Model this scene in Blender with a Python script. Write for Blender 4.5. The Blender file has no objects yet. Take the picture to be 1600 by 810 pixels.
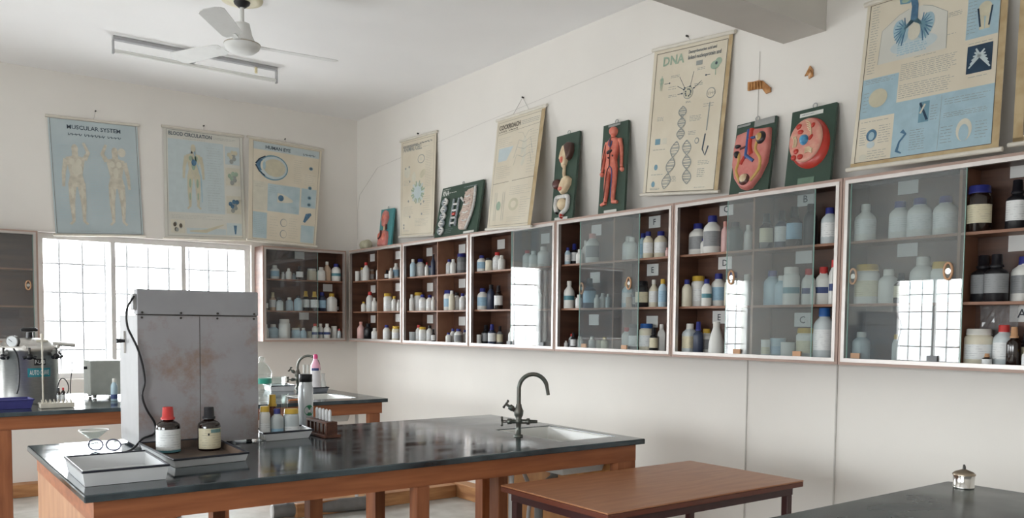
import bpy, math, random
import numpy as np
from mathutils import Vector, Matrix

random.seed(7)
SC = bpy.context.scene
COL = SC.collection

# ------------------------------------------------------------------ camera
F_PX, PX0, PY0 = 1324.03, 800.0, 580.0
YAW, PITCH, ROLL = 0.638076, -0.0539135, 0.0094922
CAM = np.array([0.0, 0.0, 1.37])


def cam_axes():
    cy, sy, cp, sp = math.cos(YAW), math.sin(YAW), math.cos(PITCH), math.sin(PITCH)
    f = np.array([sy * cp, cy * cp, sp]); r = np.array([cy, -sy, 0.0]); u = np.cross(r, f)
    cr, sr = math.cos(ROLL), math.sin(ROLL)
    return r * cr + u * sr, -r * sr + u * cr, f


AX_R, AX_U, AX_F = cam_axes()


def ray(px, py):
    return AX_R * ((px - PX0) / F_PX) - AX_U * ((py - PY0) / F_PX) + AX_F


def at(px, py, X=None, Y=None, z=None):
    """point of the room that the survey photo shows at a pixel, on a known plane"""
    d = ray(px, py)
    t = X / d[0] if X is not None else (Y / d[1] if Y is not None else (z - CAM[2]) / d[2])
    return CAM + d * t


def ppm(p):
    return F_PX / float((np.array(p) - CAM) @ AX_F)


cam = bpy.data.cameras.new('camera')
cam.sensor_width = 36.0
cam.lens = F_PX / 1600 * 36.0
cam.shift_y = (PY0 - 405) / 1600
cam.clip_start = 0.05
cam_o = bpy.data.objects.new('camera', cam)
COL.objects.link(cam_o)
M4 = Matrix(((AX_R[0], AX_U[0], -AX_F[0], CAM[0]), (AX_R[1], AX_U[1], -AX_F[1], CAM[1]),
             (AX_R[2], AX_U[2], -AX_F[2], CAM[2]), (0, 0, 0, 1)))
cam_o.matrix_world = M4
SC.camera = cam_o

# ------------------------------------------------------------------ light
SC.view_settings.view_transform = 'Standard'
SC.view_settings.look = 'None'
SC.view_settings.gamma = 1
SC.view_settings.use_curve_mapping = False
SC.view_settings.exposure = 1.82
W = bpy.data.worlds.new('overcast_sky')
SC.world = W
W.use_nodes = True
bg = W.node_tree.nodes['Background']
bg.inputs[1].default_value = 7.0
_n = W.node_tree.nodes; _tc = _n.new('ShaderNodeTexCoord'); _sx = _n.new('ShaderNodeSeparateXYZ'); _cr = _n.new('ShaderNodeValToRGB')
W.node_tree.links.new(_tc.outputs['Generated'], _sx.inputs[0]); W.node_tree.links.new(_sx.outputs[2], _cr.inputs[0]); W.node_tree.links.new(_cr.outputs[0], bg.inputs[0])
_cr.color_ramp.elements[0].position = 0.0; _cr.color_ramp.elements[0].color = (0.55, 0.56, 0.57, 1)
_cr.color_ramp.elements[1].position = 0.05; _cr.color_ramp.elements[1].color = (0.94, 0.975, 1.0, 1)
SC.cycles.use_denoising = True
SC.cycles.max_bounces = 10
SC.cycles.diffuse_bounces = 6
SC.cycles.transparent_max_bounces = 24
SC.cycles.sample_clamp_indirect = 6.0

X_WALL, Y_WALL, X_LEFT, Y_REAR, Z_CEIL = 3.74, 7.60, -4.0, -3.0, 3.335
WIN_Z0, WIN_Z1 = 0.90, 2.07


def portal(loc, rot, sx, sy):
    li = bpy.data.lights.new('window_daylight', 'AREA')
    li.shape = 'RECTANGLE'; li.size = sx; li.size_y = sy; li.energy = 1
    li.cycles.is_portal = True
    o = bpy.data.objects.new('window_daylight', li)
    o.location = loc; o.rotation_euler = rot
    COL.objects.link(o)


BACK_WINDOWS = [(0.985, 2.69), (-2.75, -0.95)]
LEFT_WINDOWS = [(3.3, 6.25), (-1.4, 2.0)]
for a, b in BACK_WINDOWS:
    portal(((a + b) / 2, Y_WALL + 0.13, (WIN_Z0 + WIN_Z1) / 2), (math.radians(-90), 0, 0), b - a, WIN_Z1 - WIN_Z0)
for a, b in LEFT_WINDOWS:
    portal((X_LEFT - 0.13, (a + b) / 2, (WIN_Z0 + WIN_Z1) / 2), (0, math.radians(-90), 0), WIN_Z1 - WIN_Z0, b - a)


# ------------------------------------------------------------------ materials
def lin(c):
    return tuple((v / 255 / 12.92) if v / 255 <= 0.04045 else ((v / 255 + 0.055) / 1.055) ** 2.4 for v in c)


MATS = {}


def pm(name, rgb, rough=0.5, metal=0.0, var=0.05, scale=18.0, alt=None, stretch=None, spec=0.5, bump=0.0, detail=3.0,
       lo=0.35, hi=0.65, trans=0.0, coat=0.0, rough2=None):
    """noise-mottled principled surface"""
    if name in MATS: return MATS[name]
    m = bpy.data.materials.new(name); m.use_nodes = True
    nt = m.node_tree; N = nt.nodes; L = nt.links
    p = N['Principled BSDF']
    c = lin(rgb)
    a = lin(alt) if alt else tuple(max(0, v * (1 - var * 2)) for v in c)
    tc = N.new('ShaderNodeTexCoord'); mp = N.new('ShaderNodeMapping'); no = N.new('ShaderNodeTexNoise'); cr = N.new('ShaderNodeValToRGB')
    if stretch: mp.inputs['Scale'].default_value = stretch
    no.inputs['Scale'].default_value = scale; no.inputs['Detail'].default_value = detail
    L.new(tc.outputs['Object'], mp.inputs[0]); L.new(mp.outputs[0], no.inputs['Vector']); L.new(no.outputs[0], cr.inputs[0])
    cr.color_ramp.elements[0].position = lo; cr.color_ramp.elements[1].position = hi
    cr.color_ramp.elements[0].color = (*a, 1); cr.color_ramp.elements[1].color = (*c, 1)
    L.new(cr.outputs[0], p.inputs['Base Color'])
    p.inputs['Roughness'].default_value = rough; p.inputs['Metallic'].default_value = metal
    p.inputs['Specular IOR Level'].default_value = spec
    if trans: p.inputs['Transmission Weight'].default_value = trans
    if coat: p.inputs['Coat Weight'].default_value = coat
    if rough2 is not None:
        mr = N.new('ShaderNodeMapRange'); mr.inputs[1].default_value = lo; mr.inputs[2].default_value = hi
        mr.inputs[3].default_value = rough2; mr.inputs[4].default_value = rough
        L.new(no.outputs[0], mr.inputs[0]); L.new(mr.outputs[0], p.inputs['Roughness'])
    if bump:
        b = N.new('ShaderNodeBump'); b.inputs['Strength'].default_value = bump; b.inputs['Distance'].default_value = 0.01
        L.new(no.outputs[0], b.inputs['Height']); L.new(b.outputs[0], p.inputs['Normal'])
    MATS[name] = m
    return m


def glass(name, tint=(0.9, 0.95, 0.93), dust=0.0, dust_rgb=(200, 205, 200), gloss_rough=0.0, refl=1.0):
    """thin sheet glass: see-through with a Fresnel mirror and an optional dusty film"""
    if name in MATS: return MATS[name]
    m = bpy.data.materials.new(name); m.use_nodes = True
    nt = m.node_tree; N = nt.nodes; L = nt.links
    for n in list(N): N.remove(n)
    out = N.new('ShaderNodeOutputMaterial')
    tr = N.new('ShaderNodeBsdfTransparent'); tr.inputs[0].default_value = (*tint, 1)
    gl = N.new('ShaderNodeBsdfGlossy'); gl.inputs['Roughness'].default_value = gloss_rough
    gl.inputs[0].default_value = (refl, refl, refl, 1)
    fr = N.new('ShaderNodeFresnel'); ge = N.new('ShaderNodeNewGeometry'); io = N.new('ShaderNodeMapRange')
    io.inputs[3].default_value = 1.5; io.inputs[4].default_value = 1 / 1.5  # same mirror strength from either side of the thin sheet
    L.new(ge.outputs['Backfacing'], io.inputs[0]); L.new(io.outputs[0], fr.inputs[0])
    df = N.new('ShaderNodeBsdfDiffuse'); df.inputs[0].default_value = (*lin(dust_rgb), 1)
    tc = N.new('ShaderNodeTexCoord'); no = N.new('ShaderNodeTexNoise'); no.inputs['Scale'].default_value = 6
    mr = N.new('ShaderNodeMapRange'); mr.inputs[1].default_value = 0.3; mr.inputs[2].default_value = 0.7
    mr.inputs[3].default_value = dust * 0.8; mr.inputs[4].default_value = dust * 1.2
    L.new(tc.outputs['Object'], no.inputs['Vector']); L.new(no.outputs[0], mr.inputs[0])
    m1 = N.new('ShaderNodeMixShader'); m2 = N.new('ShaderNodeMixShader')
    L.new(mr.outputs[0], m1.inputs[0]); L.new(tr.outputs[0], m1.inputs[1]); L.new(df.outputs[0], m1.inputs[2])
    L.new(fr.outputs[0], m2.inputs[0]); L.new(m1.outputs[0], m2.inputs[1]); L.new(gl.outputs[0], m2.inputs[2])
    L.new(m2.outputs[0], out.inputs[0])
    MATS[name] = m
    return m


wall_m = pm('wall_paint', (226, 222, 216), 0.75, var=0.015, scale=2.5, bump=0.02)
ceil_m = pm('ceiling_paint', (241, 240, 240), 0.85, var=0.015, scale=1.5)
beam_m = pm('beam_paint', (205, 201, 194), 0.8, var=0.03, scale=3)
floor_m = pm('floor_stone', (196, 194, 188), 0.28, alt=(172, 169, 162), scale=5, rough2=0.42)
crack_m = pm('wall_crack', (196, 192, 186), 0.9)
cord_grey = pm('cord_grey', (170, 166, 160), 0.7)
boxing_m = pm('boxing_wood', (190, 140, 92), 0.55, alt=(150, 100, 62), scale=3, stretch=(1, 1, 8), detail=6)
bench_wood = pm('bench_wood', (164, 100, 62), 0.42, alt=(138, 80, 48), scale=3.2, stretch=(1, 6, 12), detail=6)
end_wood = pm('bench_end_wood', (184, 138, 104), 0.45, alt=(164, 118, 86), scale=3.2, stretch=(6, 6, 1), detail=6)
leg_wood = pm('bench_leg_wood', (162, 100, 64), 0.45, alt=(134, 78, 48), scale=3, stretch=(10, 10, 1), detail=6)
ply_m = pm('plywood', (196, 140, 84), 0.6, alt=(172, 116, 66), scale=2.4, stretch=(6, 6, 1), detail=5)
granite = pm('black_granite', (66, 80, 86), 0.16, alt=(26, 36, 42), scale=4, stretch=(1, 2.6, 1), rough2=0.08, detail=8, spec=0.6)
granite_b = pm('granite_satin', (66, 76, 74), 0.22, alt=(44, 54, 54), scale=4, rough2=0.3, detail=8, spec=0.55)
low_top = pm('table_laminate', (180, 126, 90), 0.34, alt=(164, 110, 76), scale=2.5, stretch=(2, 14, 1), detail=6)
low_edge = pm('table_edge', (104, 52, 36), 0.4)
low_frame = pm('table_steel', (66, 34, 34), 0.4, spec=0.5)
alu = pm('aluminium', (196, 190, 186), 0.38, metal=0.75, var=0.04)
lamin = pm('cabinet_laminate', (172, 146, 134), 0.5, var=0.05, scale=6)
cab_wood = pm('cabinet_walnut', (98, 66, 50), 0.45, alt=(74, 47, 36), scale=2.6, stretch=(1, 1, 9), detail=7)
shelf_edge = pm('shelf_wood', (150, 108, 84), 0.5, alt=(128, 88, 66), scale=6)
paper_m = pm('note_paper', (226, 226, 224), 0.7, var=0.02)
ink_m = pm('ink_dark', (66, 70, 76), 0.7)
pane_m = glass('cabinet_glass', (0.950, 0.968, 0.968), 0.042, (178, 190, 198))
pane_edge = pm('glass_edge', (140, 176, 166), 0.2, spec=0.6)
win_glass = glass('window_glass', (0.97, 0.98, 0.98), 0.0)
clear = glass('clear_glassware', (0.90, 0.93, 0.92), 0.05, (225, 230, 230))
frame_white = pm('window_frame_paint', (214, 212, 210), 0.5, var=0.03)
grille_m = pm('grille_steel', (150, 150, 152), 0.5, metal=0.2)
steel = pm('stainless', (226, 224, 220), 0.36, metal=1.0, var=0.05, scale=30, stretch=(1, 1, 6))
chrome = pm('bright_steel', (210, 208, 204), 0.14, metal=1.0, var=0.03)
dull_metal = pm('gunmetal', (84, 82, 80), 0.36, metal=0.85, var=0.1)
black_p = pm('black_plastic', (26, 26, 30), 0.35)
enamel = pm('white_enamel', (222, 224, 226), 0.2, var=0.03, scale=10)
rim_m = pm('enamel_rim', (34, 38, 50), 0.3)
rusty_in = pm('rusted_enamel', (96, 78, 66), 0.55, alt=(60, 48, 42), scale=12, detail=6)
porc = pm('porcelain', (218, 218, 214), 0.18, var=0.03, scale=6)
pvc_g = pm('pvc_grey', (120, 118, 116), 0.45, var=0.08)
pvc_w = pm('pvc_white', (206, 202, 200), 0.4)
blue_pipe = pm('blue_pipe', (52, 84, 134), 0.4)
fan_m = pm('fan_white', (218, 218, 216), 0.65, var=0.02)
cream_m = pm('fan_cream', (226, 218, 190), 0.5)
tube_m = pm('lamp_tube', (226, 226, 222), 0.25, var=0.01)
tape_m = pm('packing_tape', (196, 146, 92), 0.25, alt=(160, 108, 62), scale=30)
BC = {'w': pm('plastic_white', (222, 222, 218), 0.42, var=0.03), 't': pm('plastic_milky', (196, 204, 206), 0.35, var=0.05),
      'n': pm('plastic_tan', (206, 178, 152), 0.45, var=0.05), 'p': pm('plastic_pink', (224, 184, 180), 0.4),
      'g': pm('plastic_green', (44, 62, 58), 0.35), 'u': pm('plastic_navy', (48, 58, 82), 0.35), 'y': pm('plastic_grey', (116, 118, 120), 0.4),
      'd': pm('plastic_black', (30, 30, 34), 0.3), 'a': pm('amber_glass', (34, 22, 18), 0.12, spec=0.7, var=0.1),
      'e': pm('plastic_pale_blue', (178, 202, 214), 0.38, var=0.05), 'c': pm('plastic_cream', (218, 212, 192), 0.42, var=0.04)}
BNAME = {'w': 'white', 't': 'milky', 'n': 'tan', 'p': 'pale pink', 'g': 'dark green', 'u': 'navy', 'y': 'grey', 'd': 'black', 'a': 'amber',
         'e': 'pale blue', 'c': 'cream'}
CC = {'b': pm('cap_blue', (46, 52, 128), 0.35), 'y': pm('cap_yellow', (206, 170, 66), 0.4), 'r': pm('cap_red', (200, 62, 60), 0.38),
      'k': pm('cap_black', (30, 30, 36), 0.35), 'w': pm('cap_white', (224, 222, 216), 0.4), 'p': pm('cap_pink', (222, 160, 150), 0.4),
      't': pm('cap_tan', (196, 150, 112), 0.45), 'B': pm('cap_bright_blue', (44, 96, 164), 0.35), 'c': pm('cap_cream', (226, 214, 176), 0.4)}
CNAME = {'b': 'blue', 'y': 'yellow', 'r': 'red', 'k': 'black', 'w': 'white', 'p': 'pink', 't': 'tan', 'B': 'blue', 'c': 'cream'}


def label_mat(name, rgb, line):
    """printed label: faint unreadable rows"""
    m = pm(name, rgb, 0.5, var=0.02)
    nt = m.node_tree; N = nt.nodes; L = nt.links
    p = N['Principled BSDF']
    src = p.inputs['Base Color'].links[0].from_socket
    tc = N.new('ShaderNodeTexCoord'); w = N.new('ShaderNodeTexWave'); w.bands_direction = 'Z'; w.inputs['Scale'].default_value = 34
    no = N.new('ShaderNodeTexNoise'); no.inputs['Scale'].default_value = 60
    L.new(tc.outputs['Object'], w.inputs['Vector']); L.new(tc.outputs['Object'], no.inputs['Vector'])
    mu = N.new('ShaderNodeMath'); mu.operation = 'MULTIPLY'; L.new(w.outputs[1], mu.inputs[0]); L.new(no.outputs[0], mu.inputs[1])
    cr = N.new('ShaderNodeValToRGB'); cr.color_ramp.elements[0].position = 0.42; cr.color_ramp.elements[1].position = 0.55
    cr.color_ramp.elements[0].color = (0, 0, 0, 1); cr.color_ramp.elements[1].color = (0.35, 0.35, 0.35, 1)
    L.new(mu.outputs[0], cr.inputs[0])
    mx = N.new('ShaderNodeMix'); mx.data_type = 'RGBA'
    L.new(cr.outputs[0], mx.inputs[0]); L.new(src, mx.inputs[6]); mx.inputs[7].default_value = (*lin(line), 1)
    L.new(mx.outputs[2], p.inputs['Base Color'])
    return m


LC = {'w': label_mat('label_white', (226, 228, 228), (120, 126, 136)), 'c': label_mat('label_cream', (214, 206, 178), (120, 110, 96)),
      'l': label_mat('label_blue', (150, 184, 206), (90, 110, 140)), 'g': label_mat('label_grey', (140, 142, 144), (90, 92, 96)),
      's': pm('label_band_blue', (52, 70, 122), 0.5), 'k': pm('label_band_teal', (84, 138, 150), 0.5)}


# ------------------------------------------------------------------ mesh helpers
class MB:
    def __init__(s): s.v = []; s.f = []; s.m = []; s.sm = []; s.mats = []

    def mi(s, m):
        if m not in s.mats: s.mats.append(m)
        return s.mats.index(m)

    def add(s, vs, fs, m, smooth=False):
        o = len(s.v); s.v += [tuple(map(float, v)) for v in vs]; k = s.mi(m)
        for f in fs: s.f.append([i + o for i in f]); s.m.append(k); s.sm.append(smooth)

    def hexa(s, P, m):
        """8 points: bottom ring 0-3, top ring 4-7"""
        s.add(P, [(0, 3, 2, 1), (4, 5, 6, 7), (0, 1, 5, 4), (1, 2, 6, 5), (2, 3, 7, 6), (3, 0, 4, 7)], m)
        return s

    def box(s, x0, x1, y0, y1, z0, z1, m):
        return s.hexa([(x0, y0, z0), (x1, y0, z0), (x1, y1, z0), (x0, y1, z0), (x0, y0, z1), (x1, y0, z1), (x1, y1, z1), (x0, y1, z1)], m)

    def tube(s, pts, rad, m, n=10, caps=True, flat=1.0, up=None):
        pts = [np.array(p, float) for p in pts]
        if not hasattr(rad, '__len__'): rad = [rad] * len(pts)
        T = []
        for i in range(len(pts)):
            a = pts[max(0, i - 1)]; b = pts[min(len(pts) - 1, i + 1)]
            t = b - a; T.append(t / (np.linalg.norm(t) + 1e-12))
        r = np.array(up, float) if up is not None else (np.array([0, 0, 1.0]) if abs(T[0][2]) < 0.9 else np.array([1.0, 0, 0]))
        vs = []
        for p, t, ra in zip(pts, T, rad):
            r = r - t * (r @ t); r /= np.linalg.norm(r) + 1e-12; b = np.cross(t, r)
            for k in range(n):
                a = 2 * math.pi * k / n
                vs.append(p + (r * math.cos(a) * flat + b * math.sin(a)) * ra)
        fs = []
        for i in range(len(pts) - 1):
            for k in range(n):
                k2 = (k + 1) % n
                fs.append((i * n + k, i * n + k2, (i + 1) * n + k2, (i + 1) * n + k))
        s.add(vs, fs, m, True)
        if caps:
            s.add(vs[:n], [tuple(range(n))[::-1]], m); s.add(vs[-n:], [tuple(range(n))], m)
        return s

    def lathe(s, prof, m, c=(0, 0, 0), n=24, e=2.0, sx=1.0, sy=1.0, a0=0.0, a1=2 * math.pi, cap0=True, cap1=True, rot=0.0):
        """prof: list of (z, r)"""
        full = abs(a1 - a0 - 2 * math.pi) < 1e-6
        k = n if full else n + 1
        vs = []
        for z, r in prof:
            for i in range(k):
                a = a0 + (a1 - a0) * i / n
                co, si = math.cos(a), math.sin(a)
                x = math.copysign(abs(co) ** (2 / e), co) * r * sx; y = math.copysign(abs(si) ** (2 / e), si) * r * sy
                cr, sr = math.cos(rot), math.sin(rot)
                vs.append((c[0] + x * cr - y * sr, c[1] + x * sr + y * cr, c[2] + z))
        fs = []
        for j in range(len(prof) - 1):
            for i in range(n):
                i2 = (i + 1) % k if full else i + 1
                fs.append((j * k + i, j * k + i2, (j + 1) * k + i2, (j + 1) * k + i))
        s.add(vs, fs, m, True)
        if full and cap0 and prof[0][1] > 1e-5: s.add(vs[:k], [tuple(range(k))[::-1]], m)
        if full and cap1 and prof[-1][1] > 1e-5: s.add(vs[-k:], [tuple(range(k))], m)
        return s

    def ball(s, c, r, m, n=16, k=10):
        r = np.array(r if hasattr(r, '__len__') else (r, r, r), float)
        vs = []; fs = []
        for j in range(k + 1):
            t = math.pi * j / k
            for i in range(n):
                a = 2 * math.pi * i / n
                vs.append((c[0] + r[0] * math.sin(t) * math.cos(a), c[1] + r[1] * math.sin(t) * math.sin(a), c[2] - r[2] * math.cos(t)))
        for j in range(k):
            for i in range(n):
                fs.append((j * n + i, j * n + (i + 1) % n, (j + 1) * n + (i + 1) % n, (j + 1) * n + i))
        s.add(vs, fs, m, True)
        return s

    def build(s, name, parent=None, at0=None, bevel=0.0):
        o0 = np.array(at0 if at0 is not None else (parent['_o'] if parent is not None else (0, 0, 0)), float)
        me = bpy.data.meshes.new(name)
        me.from_pydata([tuple(np.array(v) - o0) for v in s.v], [], s.f)
        for m in s.mats: me.materials.append(m)
        me.polygons.foreach_set('material_index', s.m)
        me.polygons.foreach_set('use_smooth', s.sm)
        me.update()
        o = bpy.data.objects.new(name, me)
        COL.objects.link(o)
        if parent is not None:
            o.parent = parent
        else:
            o.location = tuple(o0)
        o['_o'] = [float(v) for v in o0]
        if bevel:
            b = o.modifiers.new('bevel', 'BEVEL'); b.width = bevel; b.segments = 2; b.limit_method = 'ANGLE'
        return o


def thing(name, label, cat, loc, group=None):
    o = bpy.data.objects.new(name, None); COL.objects.link(o)
    o.empty_display_size = 0.05
    o.location = tuple(float(v) for v in loc)
    o['_o'] = [float(v) for v in loc]
    tag(o, label, cat, group)
    return o


def tag(o, label, cat, group=None):
    o['label'] = label; o['category'] = cat
    if group: o['group'] = group
    return o


def struct(o):
    o['kind'] = 'structure'
    return o


def arc(c, r, a0, a1, n, ux, uy):
    c, ux, uy = np.array(c, float), np.array(ux, float), np.array(uy, float)
    return [c + r * (math.cos(a0 + (a1 - a0) * i / n) * ux + math.sin(a0 + (a1 - a0) * i / n) * uy) for i in range(n + 1)]


def smooth_path(P, k=4):
    P = [np.array(p, float) for p in P]; out = []
    for i in range(len(P) - 1):
        p0, p1, p2, p3 = P[max(0, i - 1)], P[i], P[i + 1], P[min(len(P) - 1, i + 2)]
        for j in range(k):
            t = j / k
            out.append(0.5 * ((2 * p1) + (p2 - p0) * t + (2 * p0 - 5 * p1 + 4 * p2 - p3) * t * t + (3 * p1 - p0 - 3 * p2 + p3) * t ** 3))
    return out + [P[-1]]


TXT = {}


def text_mesh(s, bold=0.0):
    if (s, bold) in TXT: return TXT[(s, bold)]
    cu = bpy.data.curves.new('lettering', 'FONT'); cu.body = s; cu.resolution_u = 2; cu.offset = bold
    o = bpy.data.objects.new('lettering', cu); COL.objects.link(o)
    dg = bpy.context.evaluated_depsgraph_get(); dg.update()
    me = bpy.data.meshes.new_from_object(o.evaluated_get(dg))
    V = np.array([v.co[:2] for v in me.vertices]) if len(me.vertices) else np.zeros((0, 2)); Fc = [tuple(p.vertices) for p in me.polygons]
    bpy.data.objects.remove(o); bpy.data.curves.remove(cu); bpy.data.meshes.remove(me)
    TXT[(s, bold)] = (V, Fc)
    return V, Fc


class Canvas:
    """flat or leaning quad: u to the side, v downward, h out of the sheet"""
    def __init__(s, TL, TR, BR, BL, mb=None):
        s.c = [np.array(p, float) for p in (TL, TR, BR, BL)]
        s.w = (np.linalg.norm(s.c[1] - s.c[0]) + np.linalg.norm(s.c[2] - s.c[3])) / 2
        s.h = (np.linalg.norm(s.c[3] - s.c[0]) + np.linalg.norm(s.c[2] - s.c[1])) / 2
        n = np.cross(s.c[3] - s.c[0], s.c[1] - s.c[0]); s.n = n / np.linalg.norm(n)
        s.mb = mb or MB()

    def p(s, u, v, h=0.0):
        a = s.c[0] * (1 - u) + s.c[1] * u; b = s.c[3] * (1 - u) + s.c[2] * u
        return a * (1 - v) + b * v + s.n * h

    def lay(s, l): return 0.0006 * l

    def sheet(s, m, t=0.0015, u0=0, u1=1, v0=0, v1=1, h0=0.0):
        P = [s.p(u0, v1, h0 - t), s.p(u1, v1, h0 - t), s.p(u1, v0, h0 - t), s.p(u0, v0, h0 - t), s.p(u0, v1, h0), s.p(u1, v1, h0), s.p(u1, v0, h0), s.p(u0, v0, h0)]
        s.mb.hexa(P, m)

    def rect(s, u0, v0, u1, v1, m, l=1):
        h = s.lay(l)
        s.mb.add([s.p(u0, v1, h), s.p(u1, v1, h), s.p(u1, v0, h), s.p(u0, v0, h)], [(0, 1, 2, 3)], m)

    def poly(s, P, m, l=1):
        h = s.lay(l); s.mb.add([s.p(u, v, h) for u, v in P], [tuple(range(len(P)))], m)

    def ell(s, u, v, ru, rv, m, l=2, n=20, rot=0.0):
        k = s.w / s.h
        P = []
        for i in range(n):
            a = 2 * math.pi * i / n; x = ru * math.cos(a); y = rv * math.sin(a)
            P.append((u + x * math.cos(rot) - y / k * math.sin(rot), v + x * k * math.sin(rot) + y * math.cos(rot)))
        s.poly(P, m, l)

    def line(s, P, wd, m, l=2):
        """polyline; wd in metres (scalar or list)"""
        P = [np.array(p, float) for p in P]
        if not hasattr(wd, '__len__'): wd = [wd] * len(P)
        S = np.array([s.w, s.h]); h = s.lay(l); vs = []
        for i in range(len(P)):
            a = P[max(0, i - 1)] * S; b = P[min(len(P) - 1, i + 1)] * S
            t = (b - a) / (np.linalg.norm(b - a) + 1e-9); n = np.array([-t[1], t[0]]) * wd[i] / 2 / S
            for q in (P[i] + n, P[i] - n): vs.append(s.p(q[0], q[1], h))
        s.mb.add(vs, [(2 * i, 2 * i + 1, 2 * i + 3, 2 * i + 2) for i in range(len(P) - 1)], m)

    def frame(s, u0, v0, u1, v1, wd, m, l=2):
        s.line([(u0, v0), (u1, v0)], wd, m, l); s.line([(u0, v1), (u1, v1)], wd, m, l)
        s.line([(u0, v0), (u0, v1)], wd, m, l); s.line([(u1, v0), (u1, v1)], wd, m, l)

    def text(s, t, u0, v, u1, m, l=3, bold=0.0, hmul=1.0, slope=0.0):
        """baseline v, from u0 to u1"""
        V, Fc = text_mesh(t, bold)
        if not len(V): return
        x0, x1 = V[:, 0].min(), V[:, 0].max(); k = (u1 - u0) / (x1 - x0); kk = k * s.w / s.h * hmul; h = s.lay(l)
        s.mb.add([s.p(u0 + (x - x0) * k, v - y * kk + slope * (x - x0) * k, h) for x, y in V], Fc, m)

    def rows(s, u0, v0, u1, v1, n, m, wd=0.0022, l=2, ragged=0.35):
        """unreadable small print"""
        for i in range(n):
            v = v0 + (v1 - v0) * (i + 0.5) / n; u = u0
            end = u1 - (u1 - u0) * random.random() * ragged
            while u < end - 0.004:
                d = min(random.uniform(0.012, 0.05), end - u)
                s.line([(u, v), (u + d, v)], wd, m, l); u += d + 0.008

    # raised work
    def relief(s, P, hgt, m, steps=3, base=0.0, inset=0.22):
        P = np.array(P, float); c = P.mean(0); n = len(P); vs = []; fs = []
        for j in range(steps + 1):
            t = j / steps; q = c + (P - c) * (1 - inset * (1 - math.cos(t * math.pi / 2)))
            h = base + hgt * math.sin(t * math.pi / 2)
            vs += [s.p(a, b, h) for a, b in q]
        for j in range(steps):
            for i in range(n): fs.append((j * n + i, j * n + (i + 1) % n, (j + 1) * n + (i + 1) % n, (j + 1) * n + i))
        vs.append(s.p(c[0], c[1], base + hgt)); k = len(vs) - 1
        for i in range(n): fs.append((steps * n + i, steps * n + (i + 1) % n, k))
        s.mb.add(vs, fs, m, True)

    def bump(s, u, v, ru, rv, hgt, m, base=0.0, n=20, rot=0.0, steps=4):
        k = s.w / s.h; P = []
        for i in range(n):
            a = 2 * math.pi * i / n; x = ru * math.cos(a); y = rv * math.sin(a)
            P.append((u + x * math.cos(rot) - y / k * math.sin(rot), v + x * k * math.sin(rot) + y * math.cos(rot)))
        s.relief(P, hgt, m, steps, base, inset=0.75)

    def rope(s, P, r, m, base=0.0, n=8, k=3, flat=1.0):
        P3 = [s.p(q[0], q[1], base) for q in P]
        R = r if hasattr(r, '__len__') else [r] * len(P)
        pts = smooth_path(P3, k)
        rr = [R[min(i // k, len(R) - 1)] * (1 - (i % k) / k) + R[min(i // k + 1, len(R) - 1)] * ((i % k) / k) for i in range(len(pts))]
        s.mb.tube(pts, rr, m, n, up=s.n, flat=flat)


# ------------------------------------------------------------------ the room
def wall_with_holes(name, axis, pos, thick, a0, a1, holes):
    mb = MB(); cuts = sorted(holes)

    def bx(p, q, z0, z1):
        if q - p < 1e-4: return
        if axis == 'Y': mb.box(p, q, pos, pos + thick, z0, z1, wall_m)
        else: mb.box(pos - thick, pos, p, q, z0, z1, wall_m)
    cur = a0
    for h0, h1 in cuts:
        bx(cur, h0, 0, Z_CEIL); bx(h0, h1, 0, WIN_Z0); bx(h0, h1, WIN_Z1, Z_CEIL); cur = h1
    bx(cur, a1, 0, Z_CEIL)
    return struct(mb.build(name))


struct(MB().box(X_LEFT - 0.2, X_WALL + 0.2, Y_REAR - 0.2, Y_WALL + 0.2, -0.1, 0, floor_m).build('floor'))
struct(MB().box(X_LEFT - 0.2, X_WALL + 0.2, Y_REAR - 0.2, Y_WALL + 0.2, Z_CEIL, Z_CEIL + 0.15, ceil_m).build('ceiling'))
struct(MB().box(X_WALL, X_WALL + 0.2, Y_REAR - 0.2, Y_WALL + 0.2, 0, Z_CEIL, wall_m).build('wall_right'))
struct(MB().box(X_LEFT, X_WALL, Y_REAR - 0.2, Y_REAR, 0, Z_CEIL, wall_m).build('wall_rear'))
wall_with_holes('wall_back', 'Y', Y_WALL, 0.2, X_LEFT, X_WALL, BACK_WINDOWS)
wall_with_holes('wall_left', 'X', X_LEFT, 0.2, Y_REAR, Y_WALL + 0.2, LEFT_WINDOWS)
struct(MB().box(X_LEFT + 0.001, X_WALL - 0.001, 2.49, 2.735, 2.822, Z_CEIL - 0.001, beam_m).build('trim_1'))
# hairline plaster seams and the thin conduit cord on the long wall
a, b = at(1170, 572, X=3.739), at(1165, 705, X=3.739)
struct(MB().box(3.736, 3.7395, b[1] - .003, b[1] + .003, 0.11, 1.2, crack_m).build('trim_2'))
a = at(1306, 660, X=3.739)
struct(MB().box(3.735, 3.7395, a[1] - .0035, a[1] + .0035, 0.11, 1.2, crack_m).build('trim_3'))
a = at(1187, 120, X=3.739); b = at(1184, 190, X=3.739)
struct(MB().tube([(3.736, a[1], 2.82), (3.736, b[1], 2.45), (3.733, b[1], 2.06)], 0.0011, cord_grey, 6).build('trim_4'))
a, b, c = at(1020, 83, X=3.739), at(760, 190, X=3.739), at(590, 262, X=3.739)
struct(MB().tube([(3.739, p[1], p[2]) for p in (a, b, c)], 0.0011, crack_m, 6).build('trim_5'))
pts = [at(*q, X=3.739) for q in ((590, 262), (572, 290), (562, 305), (556, 330), (554, 375))]
struct(MB().tube([(3.7395, min(p[1], 7.59), p[2]) for p in pts], 0.002, crack_m, 6).build('trim_6'))
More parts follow.
